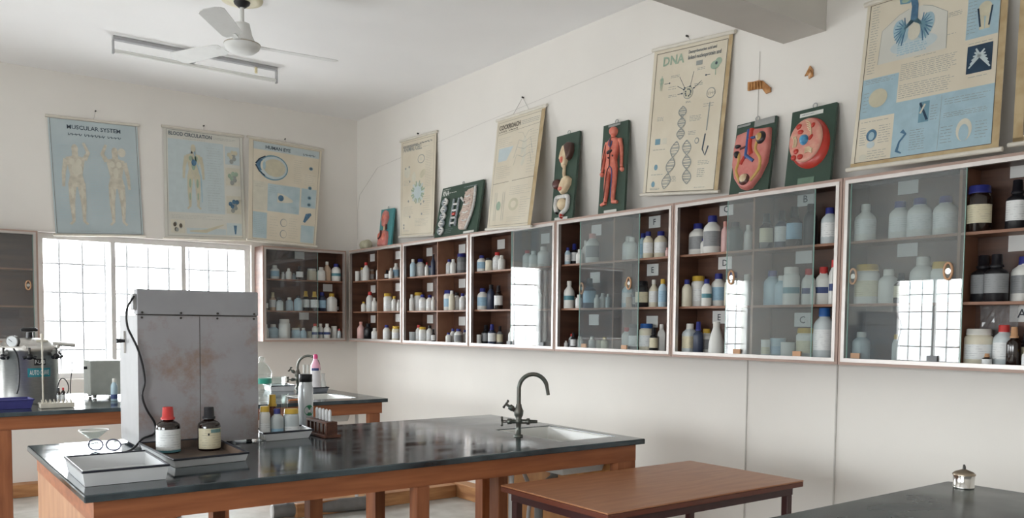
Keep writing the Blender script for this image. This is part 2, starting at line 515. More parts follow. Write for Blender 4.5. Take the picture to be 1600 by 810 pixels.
# timber pipe boxing on the floor
struct(MB().box(3.63, 3.738, 5.22, 7.46, 0.001, 0.115, boxing_m).build('trim_7', bevel=.004))
struct(MB().box(3.635, 3.738, -2.5, 5.215, 0.001, 0.10, boxing_m).build('trim_8', bevel=.004))
struct(MB().box(-3.5, 3.738, 7.465, 7.598, 0.001, 0.10, boxing_m).build('trim_9', bevel=.004))
struct(MB().box(2.30, 3.628, 5.62, 5.76, 0.001, 0.10, boxing_m).build('trim_10', bevel=.004))
struct(MB().box(2.30, 2.44, 5.765, 7.46, 0.001, 0.10, boxing_m).build('trim_11', bevel=.004))


def window(n, axis, a0, a1, mull):
    """frame with casement mullions, panes, and a steel grille on the outside"""
    pos = Y_WALL if axis == 'Y' else X_LEFT

    def bx(mb, p0, p1, d0, d1, z0, z1, m):
        if axis == 'Y': mb.box(p0, p1, pos + d0, pos + d1, z0, z1, m)
        else: mb.box(pos - d1, pos - d0, p0, p1, z0, z1, m)
    f = MB(); t = 0.045; Z0, Z1 = WIN_Z0 + .002, WIN_Z1 - .002; a0 += .002; a1 -= .002
    bx(f, a0, a1, .05, .10, Z0, Z0 + t, frame_white); bx(f, a0, a1, .05, .10, Z1 - t, Z1, frame_white)
    for p in (a0, a1 - t): bx(f, p, p + t, .05, .10, Z0 + t, Z1 - t, frame_white)
    for q in mull: bx(f, q - .018, q + .018, .05, .10, Z0 + t, Z1 - t, frame_white)
    fo = struct(f.build('window_%d' % n))
    g = MB()
    edges = [a0 + t] + [q for q in mull for _ in (0,)] + [a1 - t]
    for p, q in zip(edges[:-1], edges[1:]): bx(g, p + .019, q - .019, .07, .074, Z0 + t + .001, Z1 - t - .001, win_glass)
    g.build('pane', fo)
    s_ = MB(); bx(s_, a0, a1, -.02, .05, WIN_Z0 - .03 + .001, WIN_Z0, frame_white)
    b = MB(); r = .0075
    k = max(2, round((a1 - a0) / .172))
    for i in range(1, k):
        p = a0 + (a1 - a0) * i / k; bx(b, p - r, p + r, .13, .13 + 2 * r, Z0, Z1, grille_m)
    for i in range(1, 5):
        z = Z0 + (Z1 - Z0) * i / 5; bx(b, a0, a1, .141, .141 + r, z - r, z + r, grille_m)
    b.build('grille', fo)
    return fo


window(1, 'Y', *BACK_WINDOWS[0], [1.545, 2.11])
window(2, 'Y', *BACK_WINDOWS[1], [-2.15, -1.55])
window(3, 'X', *LEFT_WINDOWS[0], [3.9, 4.5, 5.1, 5.7])
window(4, 'X', *LEFT_WINDOWS[1], [-.7, 0, .7, 1.4])

# ------------------------------------------------------------------ wall cabinets
CZ0, CZ1, SH = 1.203, 2.055, (1.483, 1.768)
XF, YF = 3.54, 7.40
PX = {'R': None, 'W': None}


def conv(axis, a, d, z):
    return (XF + d, a, z) if axis == 'R' else (a, YF + d, z)


def cbox(mb, axis, a0, a1, d0, d1, z0, z1, m):
    p, q = conv(axis, a0, d0, z0), conv(axis, a1, d1, z1)
    mb.box(min(p[0], q[0]), max(p[0], q[0]), min(p[1], q[1]), max(p[1], q[1]), z0, z1, m)


CABS = {}


def cabinet(key, axis, a0, a1, label, divider, panes, notes, pulls=(), stops=(), one_front=None):
    """a0 < a1 along the wall; panes: list of (p0, p1, layer)"""
    g0, g1 = a0 + .002, a1 - .002
    base = conv(axis, (a0 + a1) / 2, 0.1, CZ0)
    t = thing('wall_cabinet', label, 'cabinet', base, 'glass fronted wall cabinets')
    mb = MB(); w = .018
    cbox(mb, axis, g0, g1, .182, .195, CZ0, CZ1, cab_wood)
    cbox(mb, axis, g0, g1, 0, .182, CZ0, CZ0 + w, cab_wood); cbox(mb, axis, g0, g1, 0, .182, CZ1 - w, CZ1, cab_wood)
    for p in (g0, g1 - w): cbox(mb, axis, p, p + w, 0, .182, CZ0 + w, CZ1 - w, cab_wood)
    mb.build('carcass', t)
    fr = MB(); e = .02
    for d0, d1, m, i0, i1 in ((-.006, 0, lamin, 0, .013), (-.010, .012, alu, .013, .030)):
        cbox(fr, axis, g0 + i0, g1 - i0, d0, d1, CZ0 + i0, CZ0 + i1, m); cbox(fr, axis, g0 + i0, g1 - i0, d0, d1, CZ1 - i1, CZ1 - i0, m)
        for p, q in ((g0 + i0, g0 + i1), (g1 - i1, g1 - i0)): cbox(fr, axis, p, q, d0, d1, CZ0 + i1, CZ1 - i1, m)
    fr.build('frame', t)
    mid = (a0 + a1) / 2
    segs = [(g0 + w, mid - .006), (mid + .006, g1 - w)] if divider else [(g0 + w, g1 - w)]
    for z in SH:
        m = MB()
        for p, q in segs: cbox(m, axis, p + .001, q - .001, .028, .181, z - .012, z, shelf_edge)
        m.build('shelf', t)
    if divider:
        m = MB(); cbox(m, axis, mid - .006, mid + .006, .028, .181, CZ0 + w, CZ1 - w, shelf_edge); m.build('divider', t)
    for k, (p, q, lay) in enumerate(panes):
        m = MB(); d = .000 + lay * .012
        cbox(m, axis, p, q, d, d + .004, CZ0 + .030, CZ1 - .030, pane_m)
        for s_ in (p, q): cbox(m, axis, s_ - .0012, s_ + .0012, d - .0002, d + .0042, CZ0 + .030, CZ1 - .030, pane_edge)
        g = m.build('glass_door', t)
        for u in [x for x in pulls if x[2] == k]:
            c = np.array(conv(axis, u[0], d - .0035, u[1])); pm_ = MB(); n = (1, 0, 0) if axis == 'R' else (0, 1, 0)
            side = (0, 1, 0) if axis == 'R' else (1, 0, 0)
            ring = [c + np.array(side) * .017 * math.cos(q_) + np.array((0, 0, 1)) * .034 * math.sin(q_) for q_ in np.linspace(0, 2 * math.pi, 21)]
            pm_.tube(ring, .005, CC['t'], 6, caps=False)
            pm_.tube([c + np.array(n) * -.001, c + np.array(n) * .003], .012, chrome, 10)
            pm_.build('finger_pull', g)
        for u in [x for x in stops if x[1] == k]:
            m2 = MB(); cbox(m2, axis, u[0] - .022, u[0] + .022, d - .009, d - .0005, CZ0 + .031, CZ0 + .055, CC['t'] if len(u) < 3 else BC['y']); m2.build('stop_block', g)
    for (a, z, letter) in notes:
        m = MB(); d = .180; hw, hh = .047, .035
        cbox(m, axis, a - hw, a + hw, d - .001, d + .0005, z - hh, z + hh, paper_m)
        if letter:
            V, Fc = text_mesh(letter, .01); V = V - (V.min(0) + V.max(0)) / 2
            sg = -1 if axis == 'R' else 1
            m.add([conv(axis, a + sg * x * .05, d - .0016, z + y * .05) for x, y in V], Fc, ink_m)
        m.build('paper_note', t)
    CABS[key] = (axis, a0, a1, mid if divider else None)
    return t


def ry(px, py): return float(at(px, py, X=XF)[1])


def nt(px, py, letter='', axis='R'):
    p = at(px, py, X=XF + .18) if axis == 'R' else at(px, py, Y=YF + .18)
    return (float(p[1] if axis == 'R' else p[0]), float(p[2]), letter)


def pl(px, py, k):
    p = at(px, py, X=XF); return (float(p[1]), float(p[2]), k)


B = [7.36, 6.335, 5.315, 4.30, 3.275, 2.245, 1.215]
cabinet('C1', 'R', B[1], B[0], 'glazed wall cabinet tucked into the room corner, below a small teal relief model', True, [],
        [nt(582, 403), nt(583, 452), nt(583, 499), nt(622, 399), nt(622, 449), nt(622, 497)])
cabinet('C2', 'R', B[2], B[1], 'open fronted wall cabinet with white bottles below the animal cell chart', True, [],
        [nt(671, 394), nt(672, 449), nt(672, 499), nt(722, 389), nt(722, 443), nt(722, 502)])
cabinet('C3', 'R', B[3], B[2], 'wall cabinet below the cockroach chart, its glass reflecting the window', True,
        [(B[3] + .03, 4.795, 0), (B[3] + .034, 4.80, 1)], [nt(783, 382), nt(852, 373)],
        stops=[(ry(796, 543), 0, 1), (ry(847, 543), 0, 1)])
cabinet('C4', 'R', B[4], B[3], 'wall cabinet below the standing human figure model, glass slid to its middle', True,
        [(3.545, 4.065, 0), (3.56, 4.08, 1)],
        [nt(932, 360), nt(930, 434), nt(928, 500), nt(1023, 347, 'F'), nt(1020, 422, 'E'), nt(1019, 503)],
        pulls=[pl(907, 451, 1), pl(983, 443, 0)], stops=[(ry(911, 546), 1), (ry(976, 547), 0)])
cabinet('C5', 'R', B[5], B[4], 'wall cabinet below the round cell and kidney relief boards', True,
        [(2.39, 2.905, 0), (2.40, 2.915, 1)],
        [nt(1135, 327, 'C'), nt(1133, 411, 'D'), nt(1124, 496, 'E'), nt(1259, 311, 'B'), nt(1256, 401), nt(1254, 500, 'C')],
        pulls=[pl(1143, 434, 0)], stops=[(ry(1152, 553), 0), (ry(1246, 555), 0)])
cabinet('C6', 'R', B[6], B[5], 'wall cabinet below the large lungs chart, half covered by a pane', True,
        [(1.695, 2.205, 0), (1.70, 2.212, 1)],
        [nt(1419, 291), nt(1418, 389), nt(1598, 263), nt(1595, 379), nt(1597, 490, 'A')],
        pulls=[pl(1331, 432, 1), pl(1482, 424, 0)], stops=[(ry(1335, 558), 1), (ry(1457, 562), 0, 1)])
cabinet('W1', 'W', 2.715, 3.525, 'wall cabinet on the window wall beside the room corner', False,
        [(2.75, 3.24, 0)], [nt(468, 399, '', 'W'), nt(512, 450, '', 'W'), nt(475, 494, '', 'W')])
p = at(44, 446, Y=YF)
cabinet('W2', 'W', -0.06, 0.965, 'empty dark wall cabinet by the window above the autoclave', False,
        [(.40, .93, 0), (-.03, .47, 1)], [], pulls=[(float(p[0]), float(p[2]), 0)])

# ------------------------------------------------------------------ bottles
PROF = {
    'r': ([(0, .92), (.02, 1), (.60, 1), (.68, .95), (.74, .80), (.79, .58), (.82, .48), (.86, .46)], (.83, 1.0, .53), 2.0),
    's': ([(0, .94), (.02, 1), (.64, 1), (.72, .88), (.78, .62), (.81, .5), (.84, .48)], (.82, 1.0, .56), 4.2),
    'j': ([(0, .94), (.02, 1), (.74, 1), (.79, .93), (.82, .82), (.86, .8)], (.83, 1.0, .9), 2.4),
    'l': ([(0, .94), (.02, 1), (.56, 1), (.66, .9), (.74, .6), (.79, .42), (.86, .36)], (.84, 1.0, .44), 2.0),
    'z': ([(0, .94), (.02, 1), (.58, 1), (.64, .86), (.68, .55), (.70, .5)], (.69, 1.0, .5), 2.0),
    'c': ([(0, 1), (.02, 1), (.35, .92), (.62, .70), (.78, .48), (.86, .4)], (.84, 1.0, .44), 2.0),
    'a': ([(0, .94), (.02, 1), (.56, 1), (.615, .95), (.66, .76), (.69, .54), (.71, .46), (.78, .46)], (.725, 1.0, .50), 2.0),
    'k': ([(0, .9), (.03, 1), (.9, 1), (.96, 1.04), (1.0, 1.04)], None, 2.0),
    'x': ([(0, 1), (1.0, 1)], None, 12.0)}


def make_bottle(name, label, cat, base, h, r, kind, body, cap, lab, group=None, lz=(.16, .56), facing=None, body_mat=None, cap_mat=None, lab_mat=None, span=1.25):
    prof, cp, e = PROF[kind]
    rr = r / (1.13 if e > 4 else 1.0)
    t = thing(name, label, cat, base, group)
    rot = random.uniform(-.35, .35)
    fx = math.atan2(-base[1], -base[0]) if facing is None else facing
    rot += fx + (0 if e < 3 else math.radians(20))
    m = MB(); m.lathe([(z * h, q * rr) for z, q in prof], body_mat or BC[body], base, 24, e, rot=rot)
    if kind == 'k':  # open vessel: inner wall
        m.lathe([(.97 * h, rr * .95), (.06 * h, rr * .93)], body_mat or BC[body], base, 24, e, rot=rot, cap0=False)
    m.build('bottle_body' if kind not in 'kx' else 'vessel', t)
    if cp and cap != 'n':
        cm = cap_mat or CC[cap]; m = MB(); c0, c1, q = cp
        if kind == 'z': P = [(c0 * h, q * rr), ((c0 + .06) * h, q * rr), ((c0 + .07) * h, q * rr * .6), (c1 * h, q * rr * .16)]
        elif kind == 'a': P = [(c0 * h, q * rr * 1.15), ((c0 + .05) * h, q * rr * 1.15), ((c0 + .055) * h, q * rr * .95), ((c1 - .012) * h, q * rr * .86), (c1 * h, q * rr * .76)]
        else: P = [(c0 * h, q * rr), ((c0 + .025) * h, q * rr * 1.03), ((c0 + .03) * h, q * rr), ((c1 - .02) * h, q * rr * .98), (c1 * h, q * rr * .88)]
        m.lathe(P, cm, base, 20); m.build('cap', t)
    if lab != 'n':
        m = MB(); z0, z1 = lz
        if kind == 'c': z0, z1 = .1, .34
        q = rr * 1.012
        a = fx - rot
        if kind == 'x': z0, z1 = .55, .85
        k2 = .92 if kind == 'c' else 1
        m.lathe([(z0 * h, q), (z1 * h, q * k2)], lab_mat or LC[lab], base, 18, e, a0=a - span, a1=a + span, rot=rot)
        m.build('paper_label', t)
    return t


KNAME = {'r': 'bottle', 's': 'square bottle', 'j': 'wide jar', 'l': 'slim bottle', 'z': 'squeeze bottle', 'c': 'cone bottle', 'a': 'glass bottle', 'k': 'beaker', 'x': 'box'}
ORD = 'first second third fourth fifth sixth seventh eighth ninth tenth eleventh twelfth thirteenth'.split()
PLACE = {'W1': 'cabinet beside window', 'C1': 'corner cabinet', 'C2': 'cabinet below animal-cell chart', 'C3': 'cabinet below cockroach chart', 'C4': 'cabinet below human-figure model',
         'C5': 'cabinet below kidney model', 'C6': 'cabinet below lungs chart'}
# per shelf, from the window side: x, y of the cap top, width, kind+body+cap+label
SHELVES = {
    ('W1', 2): '429,415,14,rwwl 442,425,7,rwwn 451,420,9,lwwn 459,427,7,rtwn 468,416,11,aakw 488,420,14,jcwn 501,418,12,rwwn 513,409,11,lnwn 527,413,14,rwbk',
    ('W1', 1): '414,466,9,aakw 426,457,10,ancw 437,466,10,rtkn 452,465,11,rewn 466,462,12,rekn 478,455,12,aayw 491,456,12,aayw 504,457,12,rubl 518,459,15,swyn 531,473,8,aakw',
    ('W1', 0): '415,507,9,rwwn 427,507,15,rewn 444,499,16,jwwn 462,513,13,jewn 474,513,9,rewn 484,518,8,kcnn 492,506,9,rwrs 501,506,9,rwws 511,506,10,rwws 522,510,10,jwwn 530,514,6,rtrn',
    ('C1', 2): '557,425,7,kwnn 564,418,7,rwyn 572,411,11,lwrn 579,420,12,jnww 598,417,9,rwbw 604,422,8,aakw 611,420,7,rwwn 619,411,10,rwwl',
    ('C1', 1): '568,472,7,rwyn 578,456,11,rwrw 585,466,8,rwwn 595,464,9,rwww 606,459,12,jwyw 616,463,9,rwyn 623,469,6,rwwn',
    ('C1', 0): '564,503,11,lppn 575,506,13,rdkn 586,513,10,rwww 595,512,9,rwrw 604,508,11,rwbw 610,515,8,rwyn 619,510,12,jcyw',
    ('C2', 2): '646,406,9,rewn 655,404,16,rwbw 667,411,6,lwrn 672,415,9,rebl 677,398,7,lukn 702,405,10,rwbw 710,406,9,rwwn 720,396,15,jybg',
    ('C2', 1): '643,461,8,rwwn 652,457,13,jwyw 661,461,11,rwbw 671,461,11,rwbw 677,464,6,rwwn 695,454,16,jwbl 706,455,9,rcwn 714,457,11,rwkw 723,459,10,rwbw 728,461,6,rwwn',
    ('C2', 0): '643,519,9,ktnn 653,508,9,rwrw 661,511,11,jwyw 671,509,10,rwkw 677,515,6,aakw 691,516,12,jwyw 701,520,9,rwbn 708,514,9,rwbn 717,514,13,rwbg 726,516,8,rwbn',
    ('C3', 2): '745,401,14,rwbl 755,404,8,zwww 765,404,10,jckn 776,394,14,rwrw 784,400,11,rwwn 824,391,14,rwrn 834,393,13,rwwn 849,385,18,rwww',
    ('C3', 1): '754,451,16,rwbl 767,445,12,rukn 779,447,13,aakw 806,458,12,rwbn 840,452,14,rwwn',
    ('C3', 0): '747,523,7,kwnn 756,508,14,adkg 769,507,12,aubw 781,510,10,ayky 800,513,11,rwwn 834,511,13,rwwn',
    ('C4', 2): '879,389,9,rebw 892,381,13,adbw 906,391,11,rwwn 915,375,10,lwwn 926,366,20,rwpg 973,370,19,rwww 989,372,16,rwwn 1004,364,15,rebl 1015,363,15,rcbw 1031,361,20,rcbw 1043,388,6,rppn',
    ('C4', 1): '888,440,16,lwwk 898,464,7,rwwn 906,461,10,rwww 920,435,20,aukl 933,461,9,rwwn 942,458,11,rwwn 950,460,7,rtwn 973,441,17,reyw 983,461,9,jnwn 991,452,9,aukw 1003,440,19,jdkc 1022,437,15,lcww 1036,437,13,reyl',
    ('C4', 0): '878,538,6,rwwn 887,522,11,rtrg 896,520,9,adkw 906,526,11,rwww 925,526,10,rwwn 936,532,9,kcnn 945,527,11,rcyn 974,512,17,swrn 991,507,15,jdkw 1010,506,21,jcBw 1022,512,13,adkc 1034,507,14,swwn',
    ('C5', 2): '1079,350,27,rwbg 1096,373,9,rwbn 1114,338,26,rwbg 1132,346,12,rppn 1150,348,22,rgkn 1169,351,13,rwwn 1200,335,20,aakc 1220,329,21,aukw 1243,324,23,aakl 1266,318,20,rdkn 1297,326,24,rtbw',
    ('C5', 1): '1071,438,15,rcbn 1090,431,21,jwyw 1106,437,15,rwbk 1122,427,22,rwbl 1147,426,24,rcbn 1166,429,18,rwwn 1197,423,25,rebn 1218,431,20,rewn 1239,418,24,jwwk 1260,420,22,swrs 1271,439,8,rwwn 1286,417,25,swrs 1303,407,13,swrs',
    ('C5', 0): '1070,506,22,stwc 1082,529,13,anty 1092,503,15,aubn 1104,514,22,swyg 1120,503,24,cwwn 1179,533,13,xenl 1197,531,13,kwnc 1215,529,22,kenl 1234,535,20,kwnn 1257,513,28,jwyc 1289,478,31,rtBw',
    ('C6', 2): '1347,321,30,lwww 1407,314,30,rwbw 1439,310,34,rwbw 1477,306,34,rwbw 1527,292,33,jabc 1591,280,30,adkw',
    ('C6', 1): '1349,414,36,jwyc 1387,421,28,rwwn 1411,428,20,aakc 1440,401,36,rwwk 1471,410,27,jwyw 1521,399,33,adkg 1554,398,33,adkg 1589,401,37,swbg',
    ('C6', 0): '1334,519,25,rtwn 1352,523,15,ztwn 1400,523,10,rwyn 1519,514,38,jcww 1530,552,14,aatw 1555,508,29,rtrw 1573,511,20,aatn 1580,519,26,adkc 1595,545,13,rwyw'}
YB = {'y': LC['c']}
for (key, lev), txt in SHELVES.items():
    axis, a0, a1, mid = CABS[key]
    zf = (CZ0 + .018, SH[0], SH[1])[lev] + .0005
    ztop = (SH[0] - .012, SH[1] - .012, CZ1 - .018)[lev] - .004
    items = []
    for it in txt.split():
        x, y, w, code = it.split(','); x, y, w = float(x), float(y), float(w)
        d = .085
        P = at(x, y, X=XF + d) if axis == 'R' else at(x, y, Y=YF + d)
        r = max(.011, min(.054, w / ppm(P) / 2 * 1.06)); h = min(ztop - zf, max(.05, P[2] - zf))
        dr = ray(x, y); k = dr[1] / dr[0] if axis == 'R' else dr[0] / dr[1]
        s0 = float(P[1] if axis == 'R' else P[0])
        items.append(dict(x=x, s0=s0, s=s0, d=d, e=0.0, r=r, h=h, k=float(k), code=code))
    lo0, hi0 = a0 + .021, a1 - .021
    dmax = .154 if (key, lev) == ('C6', 0) else .178

    def place(q):
        """keep a bottle on its own sight line as it moves back or forward on the shelf"""
        q['d'] = min(max(q['d'], .030 + q['r']), dmax - q['r'])
        lo, hi = lo0, hi0
        if mid: lo, hi = (lo, mid - .008) if q['s0'] < mid else (mid + .008, hi)
        q['s'] = min(max(q['s0'] + q['k'] * (q['d'] - .085) + q['e'], lo + q['r']), hi - q['r'])
        q['e'] = q['s'] - q['s0'] - q['k'] * (q['d'] - .085)
    for i, q in enumerate(items):
        q['d'] += (.022 if i % 2 else -.022); place(q)
    for rnd in range(500):
        hit = False
        for i in range(len(items)):
            for j in range(i + 1, len(items)):
                A, Bq = items[i], items[j]; dx, ds = A['d'] - Bq['d'], A['s'] - Bq['s']
                D = math.hypot(dx, ds) + 1e-9; ov = (A['r'] + Bq['r']) * 1.02 + .0025 - D
                if ov > 0:
                    hit = True; ux, us = dx / D, ds / D
                    for q, sg in ((A, 1), (Bq, -1)):
                        g = (ux + q['k'] * us) / math.hypot(1, q['k'])
                        q['d'] += sg * ov * .6 * g / math.hypot(1, q['k'])
                        q['e'] += sg * ov * us * (.12 if rnd < 160 else .4)
                        if rnd > 240: q['r'] *= .994
        for q in items: place(q)
        if not hit: break
    sgn = -1 if axis == 'R' else 1
    for n, q in enumerate(sorted(items, key=lambda q: q['x'])):
        k_, b_, c_, l_ = q['code']
        lab = {'y': 'c'}.get(l_, l_)
        capw = ('with %s cap' % CNAME[c_]) if (c_ in CNAME and PROF[k_][1]) else 'open-topped'
        if k_ == 'x': capw = 'carton'
        col = BNAME[b_]
        kn = KNAME[k_]
        head = '%s %s %s' % (col, kn, capw) if k_ not in 'kx' else '%s %s' % (col, 'carton' if k_ == 'x' else 'open jar')
        L_ = '%s, %s from window end, %s shelf, %s' % (head, ORD[n], ('bottom', 'middle', 'top')[lev], PLACE[key])
        base = conv(axis, q['s'], q['d'], zf)
        lz = (.18, .58) if lab not in 'sk' else (.30, .46)
        make_bottle('bottle' if k_ not in 'jkx' else ('jar' if k_ in 'jk' else 'carton'), L_, 'bottle' if k_ not in 'jkx' else ('jar' if k_ in 'jk' else 'box'),
                    base, q['h'], q['r'], k_, b_, c_, lab, 'bottles on the wall cabinet shelves', lz)

# plastic bag behind the bottles of the far cabinet
V = MB(); n = 14
p0 = at(1530, 512, X=XF + .165); p1 = at(1592, 474, X=XF + .165)
g = [[None] * n for _ in range(n)]
for i in range(n):
    for j in range(n):
        y = p0[1] + (p1[1] - p0[1]) * i / (n - 1); z = CZ0 + .02 + (p1[2] - CZ0 - .02) * j / (n - 1)
        g[i][j] = (XF + .170 + random.uniform(-.010, .006), y, z + (random.uniform(-.012, .004) if j == n - 1 else 0))
V.add([g[i][j] for i in range(n) for j in range(n)], [(i * n + j, i * n + j + 1, (i + 1) * n + j + 1, (i + 1) * n + j) for i in range(n - 1) for j in range(n - 1)],
      glass('plastic_film', (.8, .8, .8), .25, (220, 220, 222), .12), False)
tag(V.build('plastic_bag', at0=(XF + .166, (p0[1] + p1[1]) / 2, CZ0 + .02)), 'crumpled clear plastic bag behind bottles in cabinet under lungs chart', 'bag')

# ------------------------------------------------------------------ charts
CH = {'blue': pm('chart_blue', (180, 192, 195), 0.26, alt=(172, 185, 189), scale=4), 'cream': pm('chart_cream', (216, 208, 190), 0.34, alt=(206, 196, 176), scale=3),
      'pale': pm('chart_pale', (208, 207, 198), 0.28, alt=(198, 197, 189), scale=3), 'bluepale': pm('chart_pale_blue', (188, 200, 202), 0.28, var=.03),
      'skin': pm('chart_skin', (204, 198, 182), 0.3, alt=(180, 174, 158), scale=22), 'bone': pm('chart_bone', (206, 202, 186), 0.3, var=.04),
      'ink': pm('chart_ink', (70, 84, 96), 0.5), 'soft': pm('chart_print', (150, 154, 150), 0.5), 'blueink': pm('chart_blue_ink', (86, 124, 150), 0.4, alt=(66, 100, 128), scale=30),
      'sky': pm('chart_sky', (162, 188, 199), 0.3, var=.05), 'yellow': pm('chart_straw', (198, 192, 168), 0.3, var=.05), 'bluemid': pm('chart_faded_blue', (178, 194, 198), 0.3, alt=(164, 184, 190), scale=10), 'sand': pm('chart_sand', (214, 196, 160), 0.4),
      'green': pm('chart_green', (156, 176, 156), 0.35, var=.06), 'tan': pm('chart_tan_edge', (188, 168, 132), 0.45, alt=(170, 146, 108), scale=14),  # tan on the right borders paints in bent edge and shadow
      'line': pm('chart_border', (96, 88, 76), 0.5), 'night': pm('chart_night_blue', (46, 70, 92), 0.3, alt=(34, 52, 70), scale=12), 'teal': pm('chart_teal', (112, 150, 166), 0.3),
      'rod': pm('chart_batten', (214, 208, 196), 0.5, var=.04), 'white': pm('chart_white', (226, 224, 216), 0.3)}


def chart(label, q, top, bot, axis, sheet, draw, nail=None, hook=0.0, pts=None):
    if pts is None:
        kw = (lambda d: {'X': d}) if axis == 'R' else (lambda d: {'Y': d})
        pts = [at(*q[0], **kw(top)), at(*q[1], **kw(top)), at(*q[2], **kw(bot)), at(*q[3], **kw(bot))]
    cv = Canvas(*pts)
    t = thing('wall_chart', label, 'wall chart', (cv.c[2] + cv.c[3]) / 2, 'printed teaching charts on the walls')
    cv.sheet(CH[sheet])
    draw(cv)
    cv.mb.build('sheet', t)
    for nm, v, ra in (('top_rod', 0.0, .011), ('bottom_rod', 1.0, .010)):
        m = MB(); m.tube([cv.p(-.025, v, .002), cv.p(1.025, v, .002)], ra, CH['rod'], 10); m.build(nm, t)
    if nail:
        n = at(*nail, **({'X': X_WALL - .003} if axis == 'R' else {'Y': Y_WALL - .003}))
        m = MB(); m.tube([n + cv.n * .015, n - cv.n * .0], .006, dull_metal, 8)
        for u in ((.5 - hook, .5 + hook) if hook else (.5,)): m.tube([n + cv.n * .008, cv.p(u, 0, .002)], .0013, cord_grey, 5)
        m.build('hanging_cord', t)
    return cv


def person_print(cv, u, v, s, m, arm=0, m2=None):
    """printed standing figure; s = height as a share of the sheet"""
    k = cv.h / cv.w; W_ = s * cv.h
    P = lambda x, y: (u + x * s * k, v + y * s)
    cv.ell(*P(0, .065), .038 * s * k, .06 * s, m, 2)
    cv.line([P(0, .10), P(0, .16)], .07 * W_, m, 1)
    cv.poly([P(-.11, .17), P(-.04, .15), P(.04, .15), P(.11, .17), P(.085, .30), P(.07, .38), P(.095, .49), P(0, .53), P(-.095, .49), P(-.07, .38), P(-.085, .30)], m, 2)
    for sg in (-1, 1):
        cv.line([P(.05 * sg, .48), P(.065 * sg, .72), P(.06 * sg, .95), P(.10 * sg, .99)], [.095 * W_, .062 * W_, .034 * W_, .03 * W_], m, 3)
        if sg == arm: cv.line([P(.10 * sg, .19), P(.15 * sg, .10), P(.10 * sg, -.02)], [.06 * W_, .045 * W_, .03 * W_], m, 3)
        else: cv.line([P(.105 * sg, .19), P(.14 * sg, .36), P(.15 * sg, .53)], [.06 * W_, .045 * W_, .03 * W_], m, 3)
    if m2:
        for x, y, a, b in ((-.04, .22, .03, .04), (.04, .22, .03, .04), (0, .33, .03, .07), (-.055, .6, .018, .07), (.055, .6, .018, .07), (-.06, .8, .012, .06), (.06, .8, .012, .06)):
            cv.ell(*P(x, y), a * s * k, b * s, m2, 4, 12)


def scribble(cv, u0, v, u1, m, amp=.02, n=26, wd=.004):
    """stroke-like line of a script that cannot be read in the photo"""
    P = []
    for i in range(n):
        P.append((u0 + (u1 - u0) * i / (n - 1), v + amp * math.sin(i * 2.1) * (.5 + .5 * math.sin(i * .7 + 1))))
    cv.line(P, wd, m, 3)
    for i in range(0, n, 3): cv.line([(P[i][0], v - amp), (P[i][0] + .006, v + amp)], wd, m, 3)


def d_muscular(cv):
    cv.frame(.02, .012, .98, .985, .003, CH['line'])
    cv.text('MUSCULAR SYSTEM', .20, .09, .80, CH['ink'], bold=.012)
    scribble(cv, .21, .135, .36, CH['ink'], .010, 12); scribble(cv, .39, .135, .62, CH['ink'], .012, 18); scribble(cv, .65, .135, .80, CH['ink'], .010, 12)
    person_print(cv, .27, .215, .70, CH['skin'], 1, CH['bone']); person_print(cv, .72, .215, .70, CH['skin'], -1, CH['bone'])
    cv.ell(.80, .26, .045, .04, CH['bone'], 5); cv.ell(.28, .43, .06, .05, CH['bone'], 6)
    for a, b in ((.06, .18), (.42, .54), (.55, .63), (.86, .95)): cv.rows(a, .22, b, .86, 30, CH['sky'], .0018)
    cv.rows(.22, .955, .55, .975, 1, CH['soft']); cv.rows(.75, .96, .95, .975, 1, CH['soft'])


def d_blood(cv):
    cv.frame(.035, .02, .965, .975, .002, CH['line'])
    cv.text('BLOOD CIRCULATION', .06, .068, .60, CH['ink'], bold=.02, hmul=1.2)
    cv.rows(.62, .045, .94, .07, 2, CH['soft']); cv.rows(.24, .085, .55, .095, 1, CH['soft'])
    cv.rect(.05, .10, .745, .76, CH['bluepale'], 1)
    person_print(cv, .36, .13, .60, CH['yellow'], 0, CH['green'])
    cv.line([(.37, .2), (.40, .3), (.45, .42), (.46, .66)], .010, CH['sky'], 4); cv.line([(.36, .2), (.33, .35), (.38, .5), (.40, .68)], .008, CH['skin'], 4)
    cv.ell(.365, .30, .03, .03, CH['blueink'], 5)
    cv.rows(.53, .14, .72, .74, 26, CH['soft'], .0015)
    for v, m in ((.20, CH['yellow']), (.40, CH['green']), (.665, CH['blueink'])):
        cv.rect(.765, v - .085, .955, v + .085, CH['bone'] if v > .3 else CH['bluepale'], 2)
        for i in range(7): cv.ell(.86 + .05 * math.cos(i * 2.4) * (i / 7 + .3), v + .05 * math.sin(i * 2.4) * (i / 7 + .3), .026, .022, m if i % 3 else CH['soft'], 3 + i, 10)
    cv.rect(.07, .83, .24, .95, CH['bone'], 2)
    for i in range(6): cv.ell(.15 + .04 * math.cos(i * 2), .89 + .03 * math.sin(i * 2), .02, .02, CH['line'] if i % 2 else CH['soft'], 3 + i, 8)
    cv.rows(.08, .78, .72, .82, 3, CH['soft'], .0015)
    cv.line([(.3, .93), (.5, .925), (.62, .89), (.72, .86)], [.012, .03, .02, .008], CH['yellow'], 3)
    cv.rect(.76, .84, .955, .955, CH['bluepale'], 2); cv.line([(.87, .86), (.87, .945)], [.03, .012], CH['blueink'], 3)
    cv.rect(.26, .90, .75, .955, CH['bluepale'], 1)


